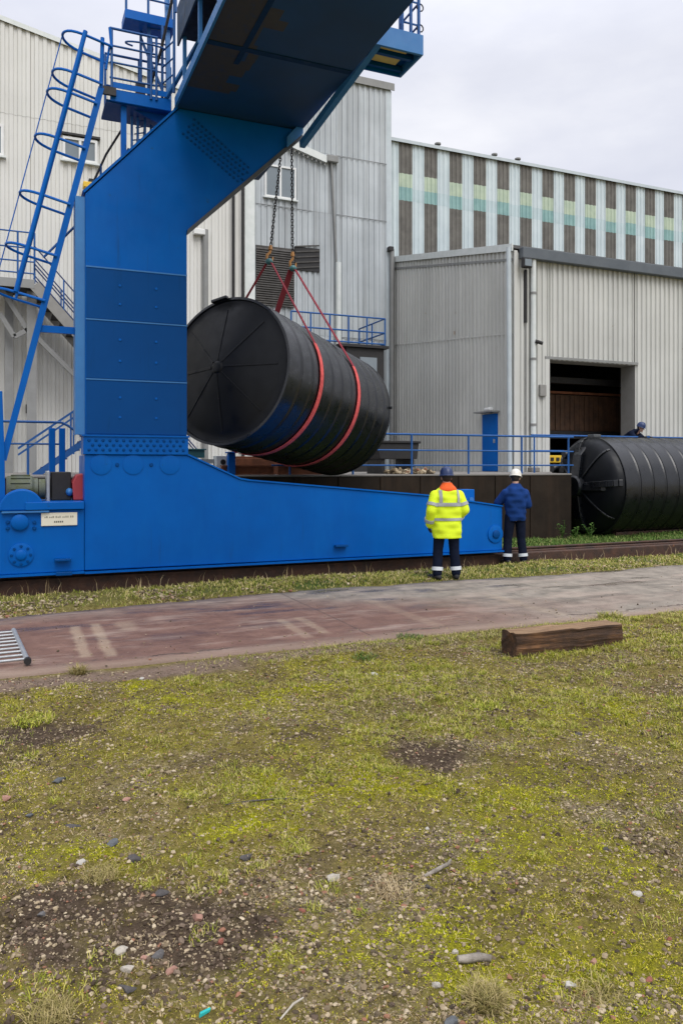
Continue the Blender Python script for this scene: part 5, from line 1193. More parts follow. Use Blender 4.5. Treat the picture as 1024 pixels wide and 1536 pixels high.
# ------------------------------------------------------------------ people
def fuse(o, voxel, smooth_it=4):
    """union of overlapping closed shapes -> one continuous skin"""
    md = o.modifiers.new('r', 'REMESH'); md.mode = 'VOXEL'; md.voxel_size = voxel; md.use_smooth_shade = True
    sm = o.modifiers.new('s', 'SMOOTH'); sm.factor = 0.5; sm.iterations = smooth_it
    dg = bpy.context.evaluated_depsgraph_get(); me = bpy.data.meshes.new_from_object(o.evaluated_get(dg))
    o.modifiers.clear(); old = o.data; o.data = me; bpy.data.meshes.remove(old); me.name = o.name
    me.polygons.foreach_set('use_smooth', [True]*len(me.polygons)); return o
def ring_at(T, z):
    """torso outline table rows (z, half width, half depth, centre y, centre x) interpolated at z"""
    T = sorted(T)
    for a, b in zip(T, T[1:]):
        if a[0] <= z <= b[0]:
            k = (z-a[0])/(b[0]-a[0]); k = k*k*(3-2*k)*0.5+k*0.5; return [a[i]+(b[i]-a[i])*k for i in range(5)]
    return list(T[0] if z < T[0][0] else T[-1])
def ringpt(row, a, off=0.0):
    z, w, dp, cy, cx = row; e = 0.86; c, s_ = math.cos(a), math.sin(a)
    return Vector((cx+(w+off)*math.copysign(abs(c)**e, c), cy+(dp+off)*math.copysign(abs(s_)**e, s_), z))
def loft(mb, T, zs, seg=36, off=0.0, caps=True, jitter=0.0, seed=1):
    rows = [ring_at(T, z) for z in zs]; v = []; g = np.random.default_rng(seed)
    for r_ in rows:
        for i in range(seg):
            a = 2*math.pi*i/seg; p = ringpt(r_, a, off)
            if jitter:
                k = jitter*(math.sin(a*5+r_[0]*23)+0.8*math.sin(a*3-r_[0]*37+1)+0.6*math.sin(r_[0]*61+a)); p += Vector((math.cos(a), math.sin(a), 0))*k
            v.append(p)
    n = len(rows); f = [(j*seg+i, j*seg+(i+1) % seg, (j+1)*seg+(i+1) % seg, (j+1)*seg+i) for j in range(n-1) for i in range(seg)]
    if caps: f += [tuple(range(seg-1, -1, -1)), tuple(range((n-1)*seg, n*seg))]
    return mb.add(v, f)
def limb(mb, pts, rs, seg=14):
    for (p, q, a, b) in zip(pts, pts[1:], rs, rs[1:]): mb.cap(p, q, a, b, seg)
def hand(mb, wrist, dirn, palm_n, side, curl):
    """palm, four bent fingers of unequal length and a thumb leaving the palm's side"""
    d_ = Vector(dirn).normalized(); n_ = Vector(palm_n); n_ = (n_-d_*n_.dot(d_)).normalized(); s_ = d_.cross(n_)*side
    W = Vector(wrist); c = W+d_*0.05
    rot = Matrix((s_, d_, n_)).transposed()
    mb.ell(c, (0.042, 0.055, 0.017), rot, 14, 8); mb.cap(W-d_*0.03, W+d_*0.02, 0.027, 0.026)
    for i, ln in enumerate((0.070, 0.080, 0.075, 0.058)):
        b = W+d_*0.088+s_*(0.030-0.020*i); p = b; ang = 0.15
        for j, fr in enumerate((0.45, 0.32, 0.23)):
            ang += curl*(0.6 if j == 0 else 0.8); q = p+(d_*math.cos(ang)+n_*math.sin(ang))*ln*fr
            mb.cap(p, q, 0.0095-0.001*j, 0.009-0.001*j, 8); p = q
    b = W+d_*0.025+s_*0.03; q = b+(s_*0.75+d_*0.65+n_*0.2).normalized()*0.035; r_ = q+(d_*0.9+s_*0.2+n_*(0.2+curl*0.5)).normalized()*0.035
    mb.cap(b, q, 0.013, 0.011, 8); mb.cap(q, r_, 0.011, 0.009, 8)
def figure(name, label, loc, rz, P, cloth):
    root = thing(name, label, 'person', loc); root.rotation_euler = (0, 0, rz)
    V = lambda k: Vector(P[k])
    # ---- body: one continuous surface
    mb = MB(); T = cloth['torso']
    loft(mb, [(z, w*0.86, d*0.84, cy, cx) for z, w, d, cy, cx in T if z >= P['pelvis'][2]-0.1], np.linspace(P['pelvis'][2]-0.06, P['neck'][2]-0.03, 14), 24)
    mb.ell(V('pelvis'), (0.145, 0.105, 0.12))
    for s_ in 'LR':
        limb(mb, [V('hip'+s_), V('knee'+s_), V('ank'+s_)], [0.075, 0.052, 0.04])
        f = V('ank'+s_); td = Vector(P['toe'+s_]); limb(mb, [f+Vector((0, -0.01, -0.04)), f+td*0.11+Vector((0, 0, -0.055))], [0.032, 0.024])
        limb(mb, [V('sh'+s_), V('elb'+s_), V('wri'+s_)], [0.05, 0.039, 0.028])
        fa = (V('wri'+s_)-V('elb'+s_)).normalized()
        hand(mb, V('wri'+s_), P.get('hd'+s_, fa), P['pn'+s_], -1 if s_ == 'L' else 1, P.get('curl'+s_, 0.5))
    hc = V('head'); yaw, tilt = P['yaw'], P['tilt']
    HR = Matrix.Rotation(yaw, 3, 'Z') @ Matrix.Rotation(tilt, 3, 'X')
    h = lambda x, y, z: hc+HR @ Vector((x, y, z))
    mb.cap(V('neck')-Vector((0, 0, 0.06)), h(0, -0.01, -0.06), 0.058, 0.055)
    mb.ell(h(0, -0.01, 0.015), (0.074, 0.094, 0.105), HR); mb.ell(h(0, 0.025, -0.055), (0.056, 0.062, 0.06), HR)
    mb.cap(h(0, 0.086, 0.015), h(0, 0.108, -0.028), 0.010, 0.015, 8); mb.ell(h(0, 0.079, -0.066), (0.022, 0.012, 0.008), HR, 10, 6); mb.ell(h(0, 0.074, -0.10), (0.024, 0.02, 0.018), HR, 10, 6)
    for sx in (-1, 1): mb.ell(h(sx*0.076, -0.005, -0.012), (0.010, 0.020, 0.032), HR, 10, 8)
    body = fuse(mb.build('body', 'skin', root, local=True), 0.007, 3)
    for sx in (-1, 1):
        e = MB(); e.ell(h(sx*0.030, 0.079, 0.008), (0.012, 0.008, 0.007), HR, 10, 6); e.build('eye', 'black', body, local=True, smooth=60)
    hr = MB()
    HT_ = [(t, 0) for t in range(1)]
    sh = MB().ell(h(0, -0.022, 0.012), (0.081, 0.092, 0.100), HR, 20, 12)
    o = sh.build('hair', 'hair', body, local=True, smooth=60)
    # ---- trousers
    mb = MB(); loft(mb, [(P['pelvis'][2]-0.10, 0.165, 0.125, P['pelvis'][1], P['pelvis'][0]), (P['pelvis'][2]+0.12, 0.165, 0.12, P['pelvis'][1], P['pelvis'][0])], np.linspace(P['pelvis'][2]-0.10, P['pelvis'][2]+0.12, 4), 24)
    for s_ in 'LR':
        k, a = V('knee'+s_), V('ank'+s_); hem = a+(k-a)*0.04
        limb(mb, [V('hip'+s_), (V('hip'+s_)+k)/2, k, (k+a)/2, hem], [0.102, 0.092, 0.080, 0.078, 0.074], 18)
        for t, r_ in ((0.18, 0.086), (0.34, 0.083), (0.62, 0.085), (0.8, 0.084)):       # folds
            c = a+(k-a)*t; mb.ell(c+Vector((0.01*math.sin(t*30), 0.006, 0)), (r_*0.96, r_*0.98, 0.022), None, 14, 6)
    tr = fuse(mb.build('trousers', cloth['trousers'], root, local=True), 0.012, 4)
    for s_ in 'LR':
        k, a = V('knee'+s_), V('ank'+s_); d_ = (k-a).normalized(); c = a+(k-a)*cloth.get('band', 0.24)
        MB().lathe([(0.080, -0.028), (0.0885, -0.028), (0.0885, 0.028), (0.080, 0.028)], c, d_, 24).build('reflective_band', 'reflectlt', tr, local=True, smooth=50)
        f = a; td = Vector(P['toe'+s_]); mb = MB()
        limb(mb, [f+Vector((0, 0, 0.06)), f+Vector((0, -0.015, -0.03))], [0.056, 0.052]); limb(mb, [f-td*0.045+Vector((0, 0, -0.045)), f+td*0.10+Vector((0, 0, -0.05)), f+td*0.165+Vector((0, 0, -0.052))], [0.043, 0.046, 0.036])
        bt = fuse(mb.build('boot', 'black', root, local=True), 0.01, 3)
        z0 = -P['ank'+s_][2]
        for v in bt.data.vertices: v.co.z = max(v.co.z, 0.004)
    # ---- jacket
    mb = MB(); zs = np.linspace(T[0][0], T[-1][0], 34); loft(mb, T, zs, 40, 0, True, cloth.get('crease', 0.004))
    for s_ in 'LR':
        a, e, w = V('sh'+s_), V('elb'+s_), V('wri'+s_); cu = w+(e-w)*0.05
        rs = cloth['sleeve']; limb(mb, [a, (a+e)/2, e, (e+cu)/2, cu], rs, 16)
        for t in (0.25, 0.55, 0.85): mb.ell(a+(e-a)*t, (rs[1]*1.02, rs[1]*1.0, 0.022), None, 12, 6)
    jk = fuse(mb.build('jacket', cloth['jacket'], root, local=True), 0.012, 4)
    for z0, z1 in cloth.get('bands', ()):
        b = MB(); loft(b, T, [z0, (z0+z1)/2, z1], 40, 0.010, False, cloth.get('crease', 0.004)); loft(b, T, [z1, z0], 40, 0.002, False)
        b.build('reflective_band', 'reflect', jk, local=True, smooth=60)
    if cloth.get('braces'):
        for sx in (-1, 1):
            b = MB(); v = []; zz = np.linspace(cloth['braces'][0], cloth['braces'][1], 12)
            for z in zz:
                r_ = ring_at(T, z)
                for xo in (0.12, 0.165):
                    xx = min(xo, r_[1]*0.93); q = (1-(xx/r_[1])**2.3); y = r_[3]-(r_[2]+0.012)*max(q, 0.0)**0.43
                    v.append((sx*xx+r_[4], y, z))
            b.add(v, [(2*i, 2*i+1, 2*i+3, 2*i+2) for i in range(11)]); b.build('reflective_brace', 'reflect', jk, local=True, smooth=60)
    for s_ in cloth.get('armbands', ''):
        a, e, w = V('sh'+s_), V('elb'+s_), V('wri'+s_)
        for (p, q, t, r_) in ((a, e, 0.62, cloth['sleeve'][1]*1.06), (e, w, 0.62, cloth['sleeve'][3]*1.1)):
            c = p+(q-p)*t; d_ = (q-p).normalized()
            MB().lathe([(r_*0.9, -0.025), (r_+0.006, -0.025), (r_+0.006, 0.025), (r_*0.9, 0.025)], c, d_, 20).build('reflective_band', 'reflect', jk, local=True, smooth=50)
    if cloth.get('gloves'):
        for s_ in cloth['gloves']:
            mb = MB(); fa = (V('wri'+s_)-V('elb'+s_)).normalized(); w = V('wri'+s_)
            hand(mb, w, P.get('hd'+s_, fa), P['pn'+s_], -1 if s_ == 'L' else 1, P.get('curl'+s_, 0.5))
            g = mb.build('glove', 'glove', root, local=True); me = g.data
            b = bmesh.new(); b.from_mesh(me)
            b.normal_update()
            for v in b.verts: v.co += v.normal*0.004
            b.to_mesh(me); b.free(); fuse(g, 0.005, 2)
    # ---- headgear
    if cloth.get('hood'):
        hz = P['neck'][2]; b = MB()
        loft(b, [(hz-0.05, 0.15, 0.10, P['neck'][1]-0.045, 0), (hz-0.01, 0.125, 0.095, P['neck'][1]-0.03, 0), (hz+0.035, 0.085, 0.085, P['neck'][1]-0.005, 0), (hz+0.06, 0.072, 0.078, P['neck'][1], 0)], np.linspace(hz-0.05, hz+0.06, 8), 28)
        b.ell((0, P['neck'][1]-0.095, hz-0.055), (0.115, 0.05, 0.075)); fuse(b.build('hood', 'orange', root, local=True), 0.01, 3)
    mt, kind = cloth['hat']
    if kind == 'helmet':
        b = MB(); prof = [(0.0, 0.135), (0.05, 0.128), (0.088, 0.10), (0.108, 0.055), (0.113, 0.0), (0.125, -0.006), (0.127, -0.012), (0.110, -0.012), (0.100, 0.05), (0.06, 0.11), (0, 0.122)]
        b.lathe(prof, (0, 0, 0), (0, 0, 1), 32)
        b.v = [tuple(h(v[0]*0.93, v[1]*1.10-0.008, v[2]+0.035)) for v in b.v]
        hl = b.build('helmet', mt, root, local=True, smooth=50)
        b = MB()
        for k in range(8):
            a = R(-32+8*k); b.add([h(0.105*math.sin(a), 0.115*math.cos(a), 0.035), h(0.108*math.sin(a+R(8)), 0.115*math.cos(a+R(8)), 0.035), h(0.112*math.sin(a+R(8)), 0.115*math.cos(a+R(8))+0.045*math.cos(a*1.5), 0.022), h(0.112*math.sin(a), 0.115*math.cos(a)+0.045*math.cos(a*1.5), 0.022)], [(0, 1, 2, 3)])
        b.build('peak', mt, hl, local=True, recalc=False)
        b = MB(); b.path([h(0.10*math.cos(t), -0.01+0.118*math.sin(t), 0.028+0.02*math.sin(t)) for t in np.linspace(0, 2*math.pi, 24, endpoint=False)], 0.007, 6, True); b.build('goggle_strap', 'black', hl, local=True, smooth=60)
        b = MB()
        for x in (-0.025, 0.025): b.path([h(x, 0.06, 0.158), h(x, 0, 0.171), h(x, -0.06, 0.156)], 0.006, 6)
        b.build('helmet_ridge', mt, hl, local=True, smooth=60)
    return root

HV = dict(torso=[(0.66, 0.225, 0.165, 0.0, 0), (0.80, 0.235, 0.17, 0.0, 0), (0.98, 0.225, 0.16, 0.0, 0), (1.15, 0.228, 0.155, -0.01, 0), (1.30, 0.225, 0.15, -0.015, 0), (1.40, 0.185, 0.125, -0.015, 0), (1.45, 0.13, 0.10, -0.01, 0), (1.50, 0.078, 0.08, 0.0, 0)],
          jacket='hiviz', trousers='navy', sleeve=[0.088, 0.086, 0.080, 0.078, 0.066], bands=((0.93, 0.98), (1.17, 1.22)), braces=(1.22, 1.42), armbands='LR', gloves='LR', hood=True, hat=('helmetblue', 'helmet'), band=0.22, crease=0.005)
P1 = dict(pelvis=(0, 0, 0.93), neck=(0, 0.0, 1.47), head=(0.0, 0.02, 1.615), yaw=R(-6), tilt=R(-3),
          hipL=(-0.10, 0, 0.90), hipR=(0.10, 0, 0.90), kneeL=(-0.135, 0.03, 0.49), kneeR=(0.13, 0.03, 0.49), ankL=(-0.165, -0.02, 0.095), ankR=(0.15, -0.01, 0.095), toeL=(-0.5, 0.86, 0), toeR=(0.2, 0.98, 0),
          shL=(-0.195, -0.005, 1.325), shR=(0.195, -0.005, 1.325), elbL=(-0.275, -0.06, 1.09), elbR=(0.275, -0.05, 1.10), wriL=(-0.262, 0.06, 0.86), wriR=(0.20, 0.17, 0.95), pnL=(1, 0, 0), pnR=(-1, 0.2, 0), curlL=0.7, curlR=0.6)
figure('person', 'person in long fluorescent yellow jacket and dark blue helmet standing on the road', (2.80, -1.36, 0.0), R(-12), P1, HV)
BJ = dict(torso=[(0.80, 0.175, 0.13, 0.0, 0.01), (0.86, 0.185, 0.14, 0.0, 0.01), (1.02, 0.19, 0.14, 0.0, 0), (1.18, 0.21, 0.145, -0.01, 0), (1.30, 0.215, 0.14, -0.015, 0), (1.39, 0.175, 0.12, -0.01, 0), (1.44, 0.12, 0.10, 0.0, 0), (1.49, 0.072, 0.075, 0.01, 0)],
          jacket='bluecloth', trousers='navy', sleeve=[0.082, 0.078, 0.072, 0.068, 0.056], bands=(), armbands='', gloves='', hat=('helmetwhite', 'helmet'), band=0.20, crease=0.006)
P2 = dict(pelvis=(0, 0, 0.90), neck=(0, 0.01, 1.45), head=(0.03, 0.055, 1.585), yaw=R(-35), tilt=R(-14),
          hipL=(-0.095, 0, 0.88), hipR=(0.095, 0, 0.88), kneeL=(-0.13, 0.03, 0.48), kneeR=(0.12, 0.02, 0.48), ankL=(-0.155, 0.0, 0.095), ankR=(0.145, -0.03, 0.095), toeL=(-0.3, 0.95, 0), toeR=(0.35, 0.93, 0),
          shL=(-0.185, 0.0, 1.31), shR=(0.185, 0.0, 1.31), elbL=(-0.30, 0.10, 1.13), elbR=(0.25, 0.0, 1.09), wriL=(-0.16, 0.27, 1.13), wriR=(0.16, 0.20, 1.06), pnL=(0.6, 0, 0.8), pnR=(-0.6, 0, 0.8), curlL=0.9, curlR=0.9)
p2 = figure('person', 'person in royal blue work jacket and white helmet by the crane beam end', (5.02, -0.08, -0.02), R(-14), P2, BJ)
rm = MB().box(-0.11, 0.11, 0.30, 0.40, 1.07, 1.21); rm.tube((-0.05, 0.33, 1.21), (-0.05, 0.33, 1.25), 0.012).tube((0.05, 0.33, 1.21), (0.05, 0.33, 1.25), 0.012)
mrot = Matrix.Translation(Vector((5.02, -0.08, -0.02))) @ Matrix.Rotation(R(-14), 4, 'Z')
rm.v = [tuple(mrot @ Vector(v)) for v in rm.v]
clutter('remote_control', 'small yellow crane remote held in front of the man in blue', 'remote', rm, 'yellow', None, 0.01)
# man bending over the far railing (seen above the lying tank)
LN_ = dict(torso=[(0.78, 0.17, 0.13, -0.16, 0), (0.90, 0.175, 0.135, -0.10, 0), (1.02, 0.19, 0.15, 0.0, 0), (1.10, 0.205, 0.16, 0.10, 0), (1.17, 0.205, 0.16, 0.18, 0), (1.23, 0.15, 0.13, 0.25, 0), (1.27, 0.09, 0.09, 0.30, 0)],
           jacket='navy', trousers='navy', sleeve=[0.082, 0.078, 0.07, 0.066, 0.055], bands=(), armbands='', gloves='LR', hat=('helmetblue', 'helmet'), band=0.20, crease=0.006)
P3 = dict(pelvis=(0, -0.18, 0.86), neck=(0, 0.29, 1.22), head=(0.0, 0.40, 1.30), yaw=R(8), tilt=R(-22),
          hipL=(-0.09, -0.18, 0.84), hipR=(0.09, -0.18, 0.84), kneeL=(-0.11, -0.05, 0.47), kneeR=(0.11, -0.05, 0.47), ankL=(-0.13, -0.16, 0.095), ankR=(0.12, -0.16, 0.095), toeL=(-0.2, 0.98, 0), toeR=(0.2, 0.98, 0),
          shL=(-0.19, 0.19, 1.14), shR=(0.19, 0.19, 1.14), elbL=(-0.27, 0.36, 0.98), elbR=(0.26, 0.36, 0.98), wriL=(-0.2, 0.55, 1.02), wriR=(0.18, 0.55, 1.02), hdL=(0.3, 0.95, 0), hdR=(-0.3, 0.95, 0), pnL=(0, 0, -1), pnR=(0, 0, -1), curlL=0.9, curlR=0.9)
figure('person', 'person in navy workwear and blue helmet bending over the railing behind the lying tank', (13.25, 5.75, ZD+0.0), R(200), P3, LN_)

# ------------------------------------------------------------------ stones, sticks, litter, tufts, weeds
def stone(px, py, wpx, hpx, mat, label, flat=0.6, seed=0, cat='stone', name='stone', pts=0):
    c = on_z(px, py+hpx*0.3); Y = (c-CAM) @ FW; g = np.random.default_rng(seed+int(px*7+py))
    b = bmesh.new(); bmesh.ops.create_icosphere(b, subdivisions=3, radius=1)
    w = wpx*Y/FPX/2*0.88; hgt = max(hpx*Y/FPX*0.55, w*0.22)*flat/0.6; a = g.uniform(-0.5, 0.5)
    planes = [(Vector(g.normal(size=3)).normalized(), g.uniform(0.42, 0.85)) for _ in range(14)]
    for v in b.verts:
        p = v.co.copy()
        for n_, d_ in planes:
            k = p.dot(n_)
            if k > d_: p -= n_*(k-d_)*0.92
        p *= 1+0.05*math.sin(p.x*9+seed)+0.04*math.sin(p.y*11+p.z*7)
        x, y = p.x*w, p.y*w*g_ratio(g)
        v.co = Vector((x*math.cos(a)-y*math.sin(a)*0.6, x*math.sin(a)+y*math.cos(a), p.z*hgt*0.75+hgt*0.30))
    me = bpy.data.meshes.new(name); b.to_mesh(me); b.free(); me.materials.append(M[mat])
    me.polygons.foreach_set('use_smooth', [True]*len(me.polygons)); me.set_sharp_from_angle(angle=R(18))
    o = bpy.data.objects.new(name, me); COL.objects.link(o)
    o.location = (c[0], c[1], float(gh(np.array([c[0]]), np.array([c[1]]))[0])-0.002); return tag(o, label, cat)
def g_ratio(g): return 0.75
for s in [
    (184, 1423, 30, 17, 'stone_pale', 'oval pale stone lying in the bare soil patch'),
    (193, 1449, 30, 14, 'stone_pale', 'jagged flat pale stone just below the oval one in bare soil'),
    (218, 1431, 16, 15, 'stone_pink', 'small pinkish stone touching the round grey one in bare soil'),
    (237, 1425, 24, 25, 'stone_grey', 'rounded grey stone in the middle of the bare soil patch'),
    (256, 1450, 26, 18, 'stone_pink', 'dull pink flat stone at the lower edge of the bare soil'),
    (191, 1475, 40, 17, 'stone_dark', 'dark grey slab stone where bare soil meets grass, below the pale stones'),
    (296, 1373, 26, 26, 'stone_pink', 'upright pink brick shard at the right of the bare soil patch'),
    (241, 1340, 42, 11, 'stone_dark', 'long dark flat stone above the bare soil patch'),
    (67, 1487, 14, 8, 'stone_red', 'small orange pebble at the lower left of the bare soil'),
    (331, 1412, 18, 14, 'stone_red', 'red brick crumb between bare soil and green moss'),
    (63, 1377, 22, 14, 'stone_grey', 'grey stone at the left edge of the bare soil patch'),
    (653, 1478, 18, 24, 'stone_white', 'upright pale chalk stone left of the dry grass tuft'),
    (677, 1527, 34, 18, 'stone_slate', 'dark slate lump at the bottom edge beside the dry tuft'),
    (681, 1430, 16, 12, 'stone_pale', 'pale pebble touching the end of the short thick stick'),
    (855, 1476, 26, 14, 'stone_white', 'whitish angular stone in moss right of the dry tuft'),
    (876, 1486, 12, 9, 'stone_red', 'small red pebble just right of the whitish angular stone'),
    (973, 1471, 24, 9, 'stone_red', 'long red brick sliver near the right edge'),
    (1002, 1418, 14, 12, 'stone_red', 'round orange red pebble near the right edge in green moss'),
    (890, 1445, 15, 14, 'stone_pink', 'round pinkish pebble in the pale gravelly moss'),
    (201, 1286, 24, 20, 'stone_dark', 'round dark stone standing above a yellow tuft at the left'),
    (370, 1281, 28, 13, 'stone_dark', 'broken dark stone in gravel near the middle'),
    (123, 1295, 26, 11, 'stone_white', 'flat whitish stone at the left of the round dark stone'),
    (170, 1269, 32, 11, 'stone_slate', 'flat blue grey slate above the whitish flat stone'),
    (89, 1163, 34, 14, 'stone_slate', 'long blue grey slate lying in grass at the upper left'),
    (44, 1219, 16, 10, 'stone_slate', 'small dark slate in bright moss near the left edge'),
    (112, 1238, 36, 9, 'stone_dark', 'thin dark broken slate in the gravel at the left'),
    (10, 1195, 20, 12, 'stone_pink', 'orange brick shard at the far left edge'),
    (191, 1200, 16, 9, 'stone_pink', 'small orange brick shard on the dark soil at the left'),
    (560, 1012, 20, 9, 'stone_white', 'bright white flat stone near the road edge'),
    (868, 1104, 20, 9, 'stone_dark', 'dark lump in bright yellow moss at the right'),
    (909, 1280, 13, 12, 'stone_dark', 'black hole at the right in moss, modelled as stone'),  # a hole's blackness, put in as a dark stone
    (956, 1354, 28, 10, 'stone_white', 'white flat stone at the right of the brown moss'),
    (498, 1313, 34, 14, 'stone_pale', 'sandy coloured flat stone beside the gravel in the middle'),
    (452, 1362, 15, 11, 'stone_red', 'reddish crumb in the gravel right of the pink brick shard'),
    (212, 1013, 14, 7, 'stone_white', 'white stone on the dusty road edge at the left'),
    (640, 1236, 10, 7, 'stone_white', 'tiny white stone on the moss in the middle'),
    (640, 1338, 13, 10, 'stone_dark', 'dark pebble below the curved twig'),
    (617, 1303, 12, 8, 'stone_red', 'brick red pebble left of the curved twig')]:
    stone(*s[:5], s[5], seed=len(s[5]), flat=0.6)
def stick(name, label, P, rs, mat='stick'):
    pts = [Vector(on_z(a, b))+Vector((0, 0, float(gh(np.array([on_z(a, b)[0]]), np.array([on_z(a, b)[1]]))[0])+c)) for a, b, c in P]
    o = MB().path(pts, rs, 8).build(name, mat, smooth=50); tag(o, label, name); rebase(o)
stick('twig', 'thin curved grey twig lying on the straw near the middle', [(636, 1329, 0.008), (652, 1324, 0.012), (664, 1316, 0.02), (672, 1306, 0.022), (675, 1299, 0.02)], [0.006, 0.009, 0.009, 0.007, 0.005])
stick('stick', 'short thick weathered stick above the dry grass tuft', [(686, 1449, 0.014), (700, 1447, 0.016), (718, 1446, 0.016), (736, 1447, 0.014)], [0.013, 0.015, 0.015, 0.012])
stick('root', 'long thin dark crack in the moss at the centre left, modelled as stick', [(338, 1206, 0.006), (375, 1203, 0.01), (420, 1198, 0.01), (460, 1193, 0.006)], [0.003, 0.0045, 0.004, 0.003], 'stone_dark')  # dark crack lines in the ground, added as a thin raised stick
stick('straw_stalk', 'pale dead stalk lying near the bottom left of the moss', [(420, 1533, 0.008), (440, 1519, 0.02), (455, 1511, 0.02)], [0.003, 0.004, 0.003], 'stone_pale')
c = on_z(307, 1520); mb = MB().prism([(-0.034, 0), (0.03, 0.002), (0.037, 0.012), (-0.026, 0.014)], -0.006, 0.007); mb.v = [(v[0]*0.6+c[0], v[1]*0.8+c[1]+v[0]*0.2, v[2]+0.012+float(gh(np.array([c[0]]), np.array([c[1]]))[0])) for v in mb.v]
clutter('plastic_scrap', 'small turquoise plastic scrap in the grass at the bottom', 'scrap', mb, 'cyan', None, 0.002)

def tuft(name, label, px, py, rad, nb, ht, mat, wd=0.004, cat='grass tuft', lean=0.7):
    c = on_z(px, py); z = float(gh(np.array([c[0]]), np.array([c[1]]))[0])
    r_ = rad*np.sqrt(rng.random(nb)); a = rng.random(nb)*6.283; x = c[0]+r_*np.cos(a); y = c[1]+r_*np.sin(a)
    o = blades(x, y, np.full(nb, z), ht*(0.5+0.8*rng.random(nb)), wd, lean, name, mat, label, cat, curl=0.6)
    del o['kind']; return rebase(o)
tuft('grass_tuft', 'bushy dry yellow grass tuft at the bottom right of centre', 728, 1512, 0.055, 700, 0.085, 'drytuft', 0.0028)
tuft('grass_tuft', 'low dry yellow grass tuft at the left below the round dark stone', 152, 1320, 0.07, 420, 0.05, 'drytuft', 0.003)
tuft('grass_tuft', 'dry straw coloured grass tuft in the bottom left corner', 75, 1528, 0.07, 480, 0.06, 'drytuft', 0.0028)
tuft('grass_tuft', 'flattened straw coloured tuft beside the curved twig', 598, 1336, 0.10, 520, 0.05, 'straw', 0.003, lean=1.2)
tuft('grass_tuft', 'loose olive grass tuft at the bottom right edge', 905, 1500, 0.09, 380, 0.06, 'drytuft', 0.0028)
tuft('grass_tuft', 'bright yellow green weed clump in the moss left of the dark lump', 728, 1066, 0.12, 260, 0.05, 'tussock', 0.008)
tuft('grass_tuft', 'green clump growing on the road edge behind the timber baulk', 915, 928, 0.14, 420, 0.10, 'blade', 0.007)
tuft('grass_tuft', 'green grass tuft at the road edge left of the timber', 615, 957, 0.14, 300, 0.06, 'green', 0.007)
tuft('grass_tuft', 'bright green clump in the grass at the upper left', 52, 1085, 0.14, 320, 0.06, 'tussock', 0.007)
tuft('grass_tuft', 'dark green clump beside the road dust at the left of centre', 548, 990, 0.12, 220, 0.05, 'green', 0.006)
tuft('grass_tuft', 'dry brownish tuft standing on the road edge at the left', 118, 1010, 0.06, 260, 0.11, 'drytuft', 0.005)
def weed(label, px, py, ht):
    c = Vector(on_z(px, py, 0.12)); t = thing('weed_plant', label, 'weed', c, 'weeds growing by the lying tank')
    g = random.Random(int(px)); mb = MB(); lf_ = MB()
    for k in range(6):
        d_ = Vector((g.uniform(-0.5, 0.5), g.uniform(-0.4, 0.4), 1)).normalized(); tip = c+d_*ht*g.uniform(0.6, 1.1); mb.path([c, (c+tip)/2+Vector((0.02, 0, 0)), tip], [0.006, 0.005, 0.003], 5)
        for j in range(7):
            p = c+(tip-c)*(0.25+0.75*j/6); a = g.uniform(0, 6.28); l_ = g.uniform(0.06, 0.12); dv_ = Vector((math.cos(a), math.sin(a), g.uniform(-0.1, 0.6))).normalized(); sd = dv_.cross(Vector((0, 0, 1))).normalized()*l_*0.25
            lf_.add([p, p+dv_*l_*0.5+sd, p+dv_*l_, p+dv_*l_*0.5-sd], [(0, 1, 2), (0, 2, 3)])
    mb.build('stem', 'leafy', t); lf_.build('leaves', 'leafy', t, recalc=False)
weed('tallest leafy weed against the end of the retaining wall', 843, 806, 0.42)
weed('small leafy weed in front of the closed end of the lying tank', 862, 808, 0.3)
weed('leafy weed under the round mark of the lying tank', 884, 808, 0.36)

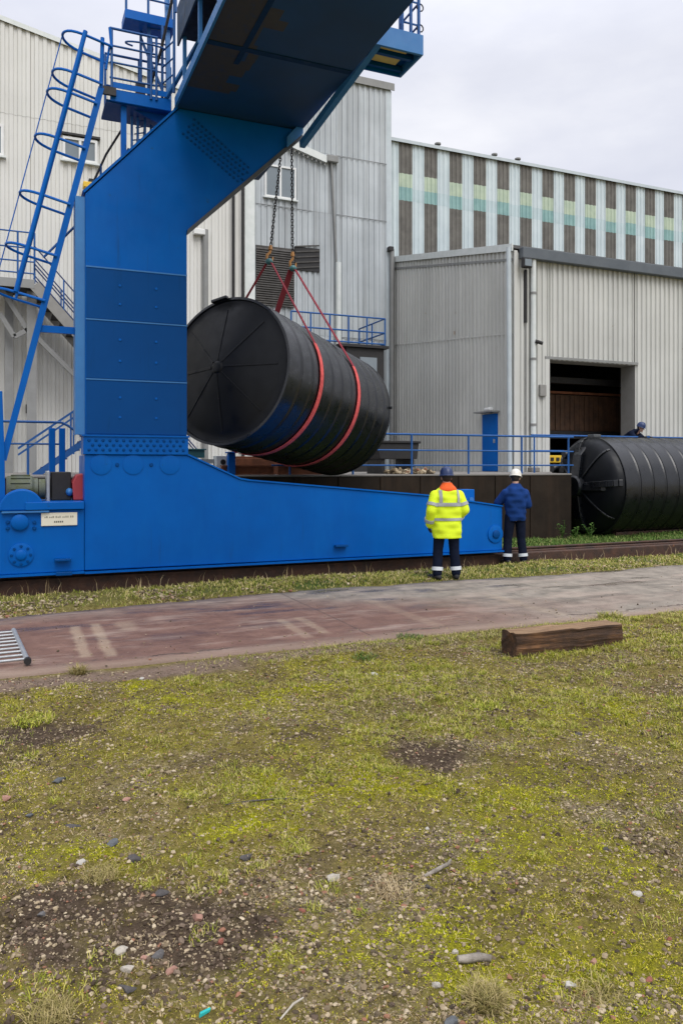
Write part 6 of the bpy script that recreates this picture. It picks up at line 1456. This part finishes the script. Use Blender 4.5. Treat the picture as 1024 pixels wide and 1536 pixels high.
# ------------------------------------------------------------------ daylight, camera
EL, AZ = R(52), math.atan2(-1.0, 0.12)                # sun stands behind the viewer, veiled by cloud
w = bpy.data.worlds.new('World'); scn.world = w; w.use_nodes = True; nt = w.node_tree; bg = nt.nodes['Background']
sky = node(nt, 'ShaderNodeTexSky'); sky.sky_type = 'NISHITA'; sky.sun_disc = False; sky.sun_elevation = EL; sky.sun_rotation = math.pi/2-AZ; sky.dust_density = 4
tc = node(nt, 'ShaderNodeTexCoord'); sp = node(nt, 'ShaderNodeSeparateXYZ'); nt.links.new(tc.outputs['Generated'], sp.inputs[0])
mp = node(nt, 'ShaderNodeMapping'); mp.inputs['Scale'].default_value = (1.2, 1.2, 3.2); nt.links.new(tc.outputs['Generated'], mp.inputs['Vector'])
cl = noise(nt, mp.outputs[0], 2.2, 6, 0.55)
base = ramp(nt, [(0.30, (6.3, 6.5, 7.45)), (0.5, (7.2, 7.35, 8.15)), (0.7, (8.6, 8.65, 9.1))]); nt.links.new(cl, base.inputs[0])
up = maprange(nt, sp.outputs['Z'], 0.45, 0.95, 1.0, 2.1)
vm = node(nt, 'ShaderNodeVectorMath', operation='SCALE'); nt.links.new(base.outputs[0], vm.inputs[0]); nt.links.new(up, vm.inputs['Scale'])
c = mixc(nt, 0.93, sky.outputs[0], vm.outputs[0]); nt.links.new(c, bg.inputs['Color']); bg.inputs['Strength'].default_value = 0.09
sl = bpy.data.lights.new('Sun', 'SUN'); sl.energy = 1.5; sl.angle = R(40); sl.color = (1.0, 0.97, 0.92)
so = bpy.data.objects.new('sun', sl); COL.objects.link(so)
dvec = Vector((math.cos(EL)*math.cos(AZ), math.cos(EL)*math.sin(AZ), math.sin(EL))); so.rotation_euler = dvec.to_track_quat('Z', 'Y').to_euler(); so.location = (-10, -14, 25)
cam = bpy.data.cameras.new('camera'); co = bpy.data.objects.new('camera', cam); COL.objects.link(co)
co.location = CAM; co.rotation_euler = (R(90), 0, -YAW)
cam.sensor_fit = 'VERTICAL'; cam.sensor_height = 36; cam.lens = FPX/1536*36; cam.shift_y = (HOR-768)/1536; cam.clip_start = 0.05; cam.clip_end = 2000
scn.camera = co
scn.view_settings.view_transform = 'Standard'; scn.view_settings.look = 'None'; scn.view_settings.exposure = 0.38; scn.view_settings.gamma = 1.0
scn.render.resolution_x = 682; scn.render.resolution_y = 1024
scn.cycles.max_bounces = 6; scn.cycles.use_denoising = True
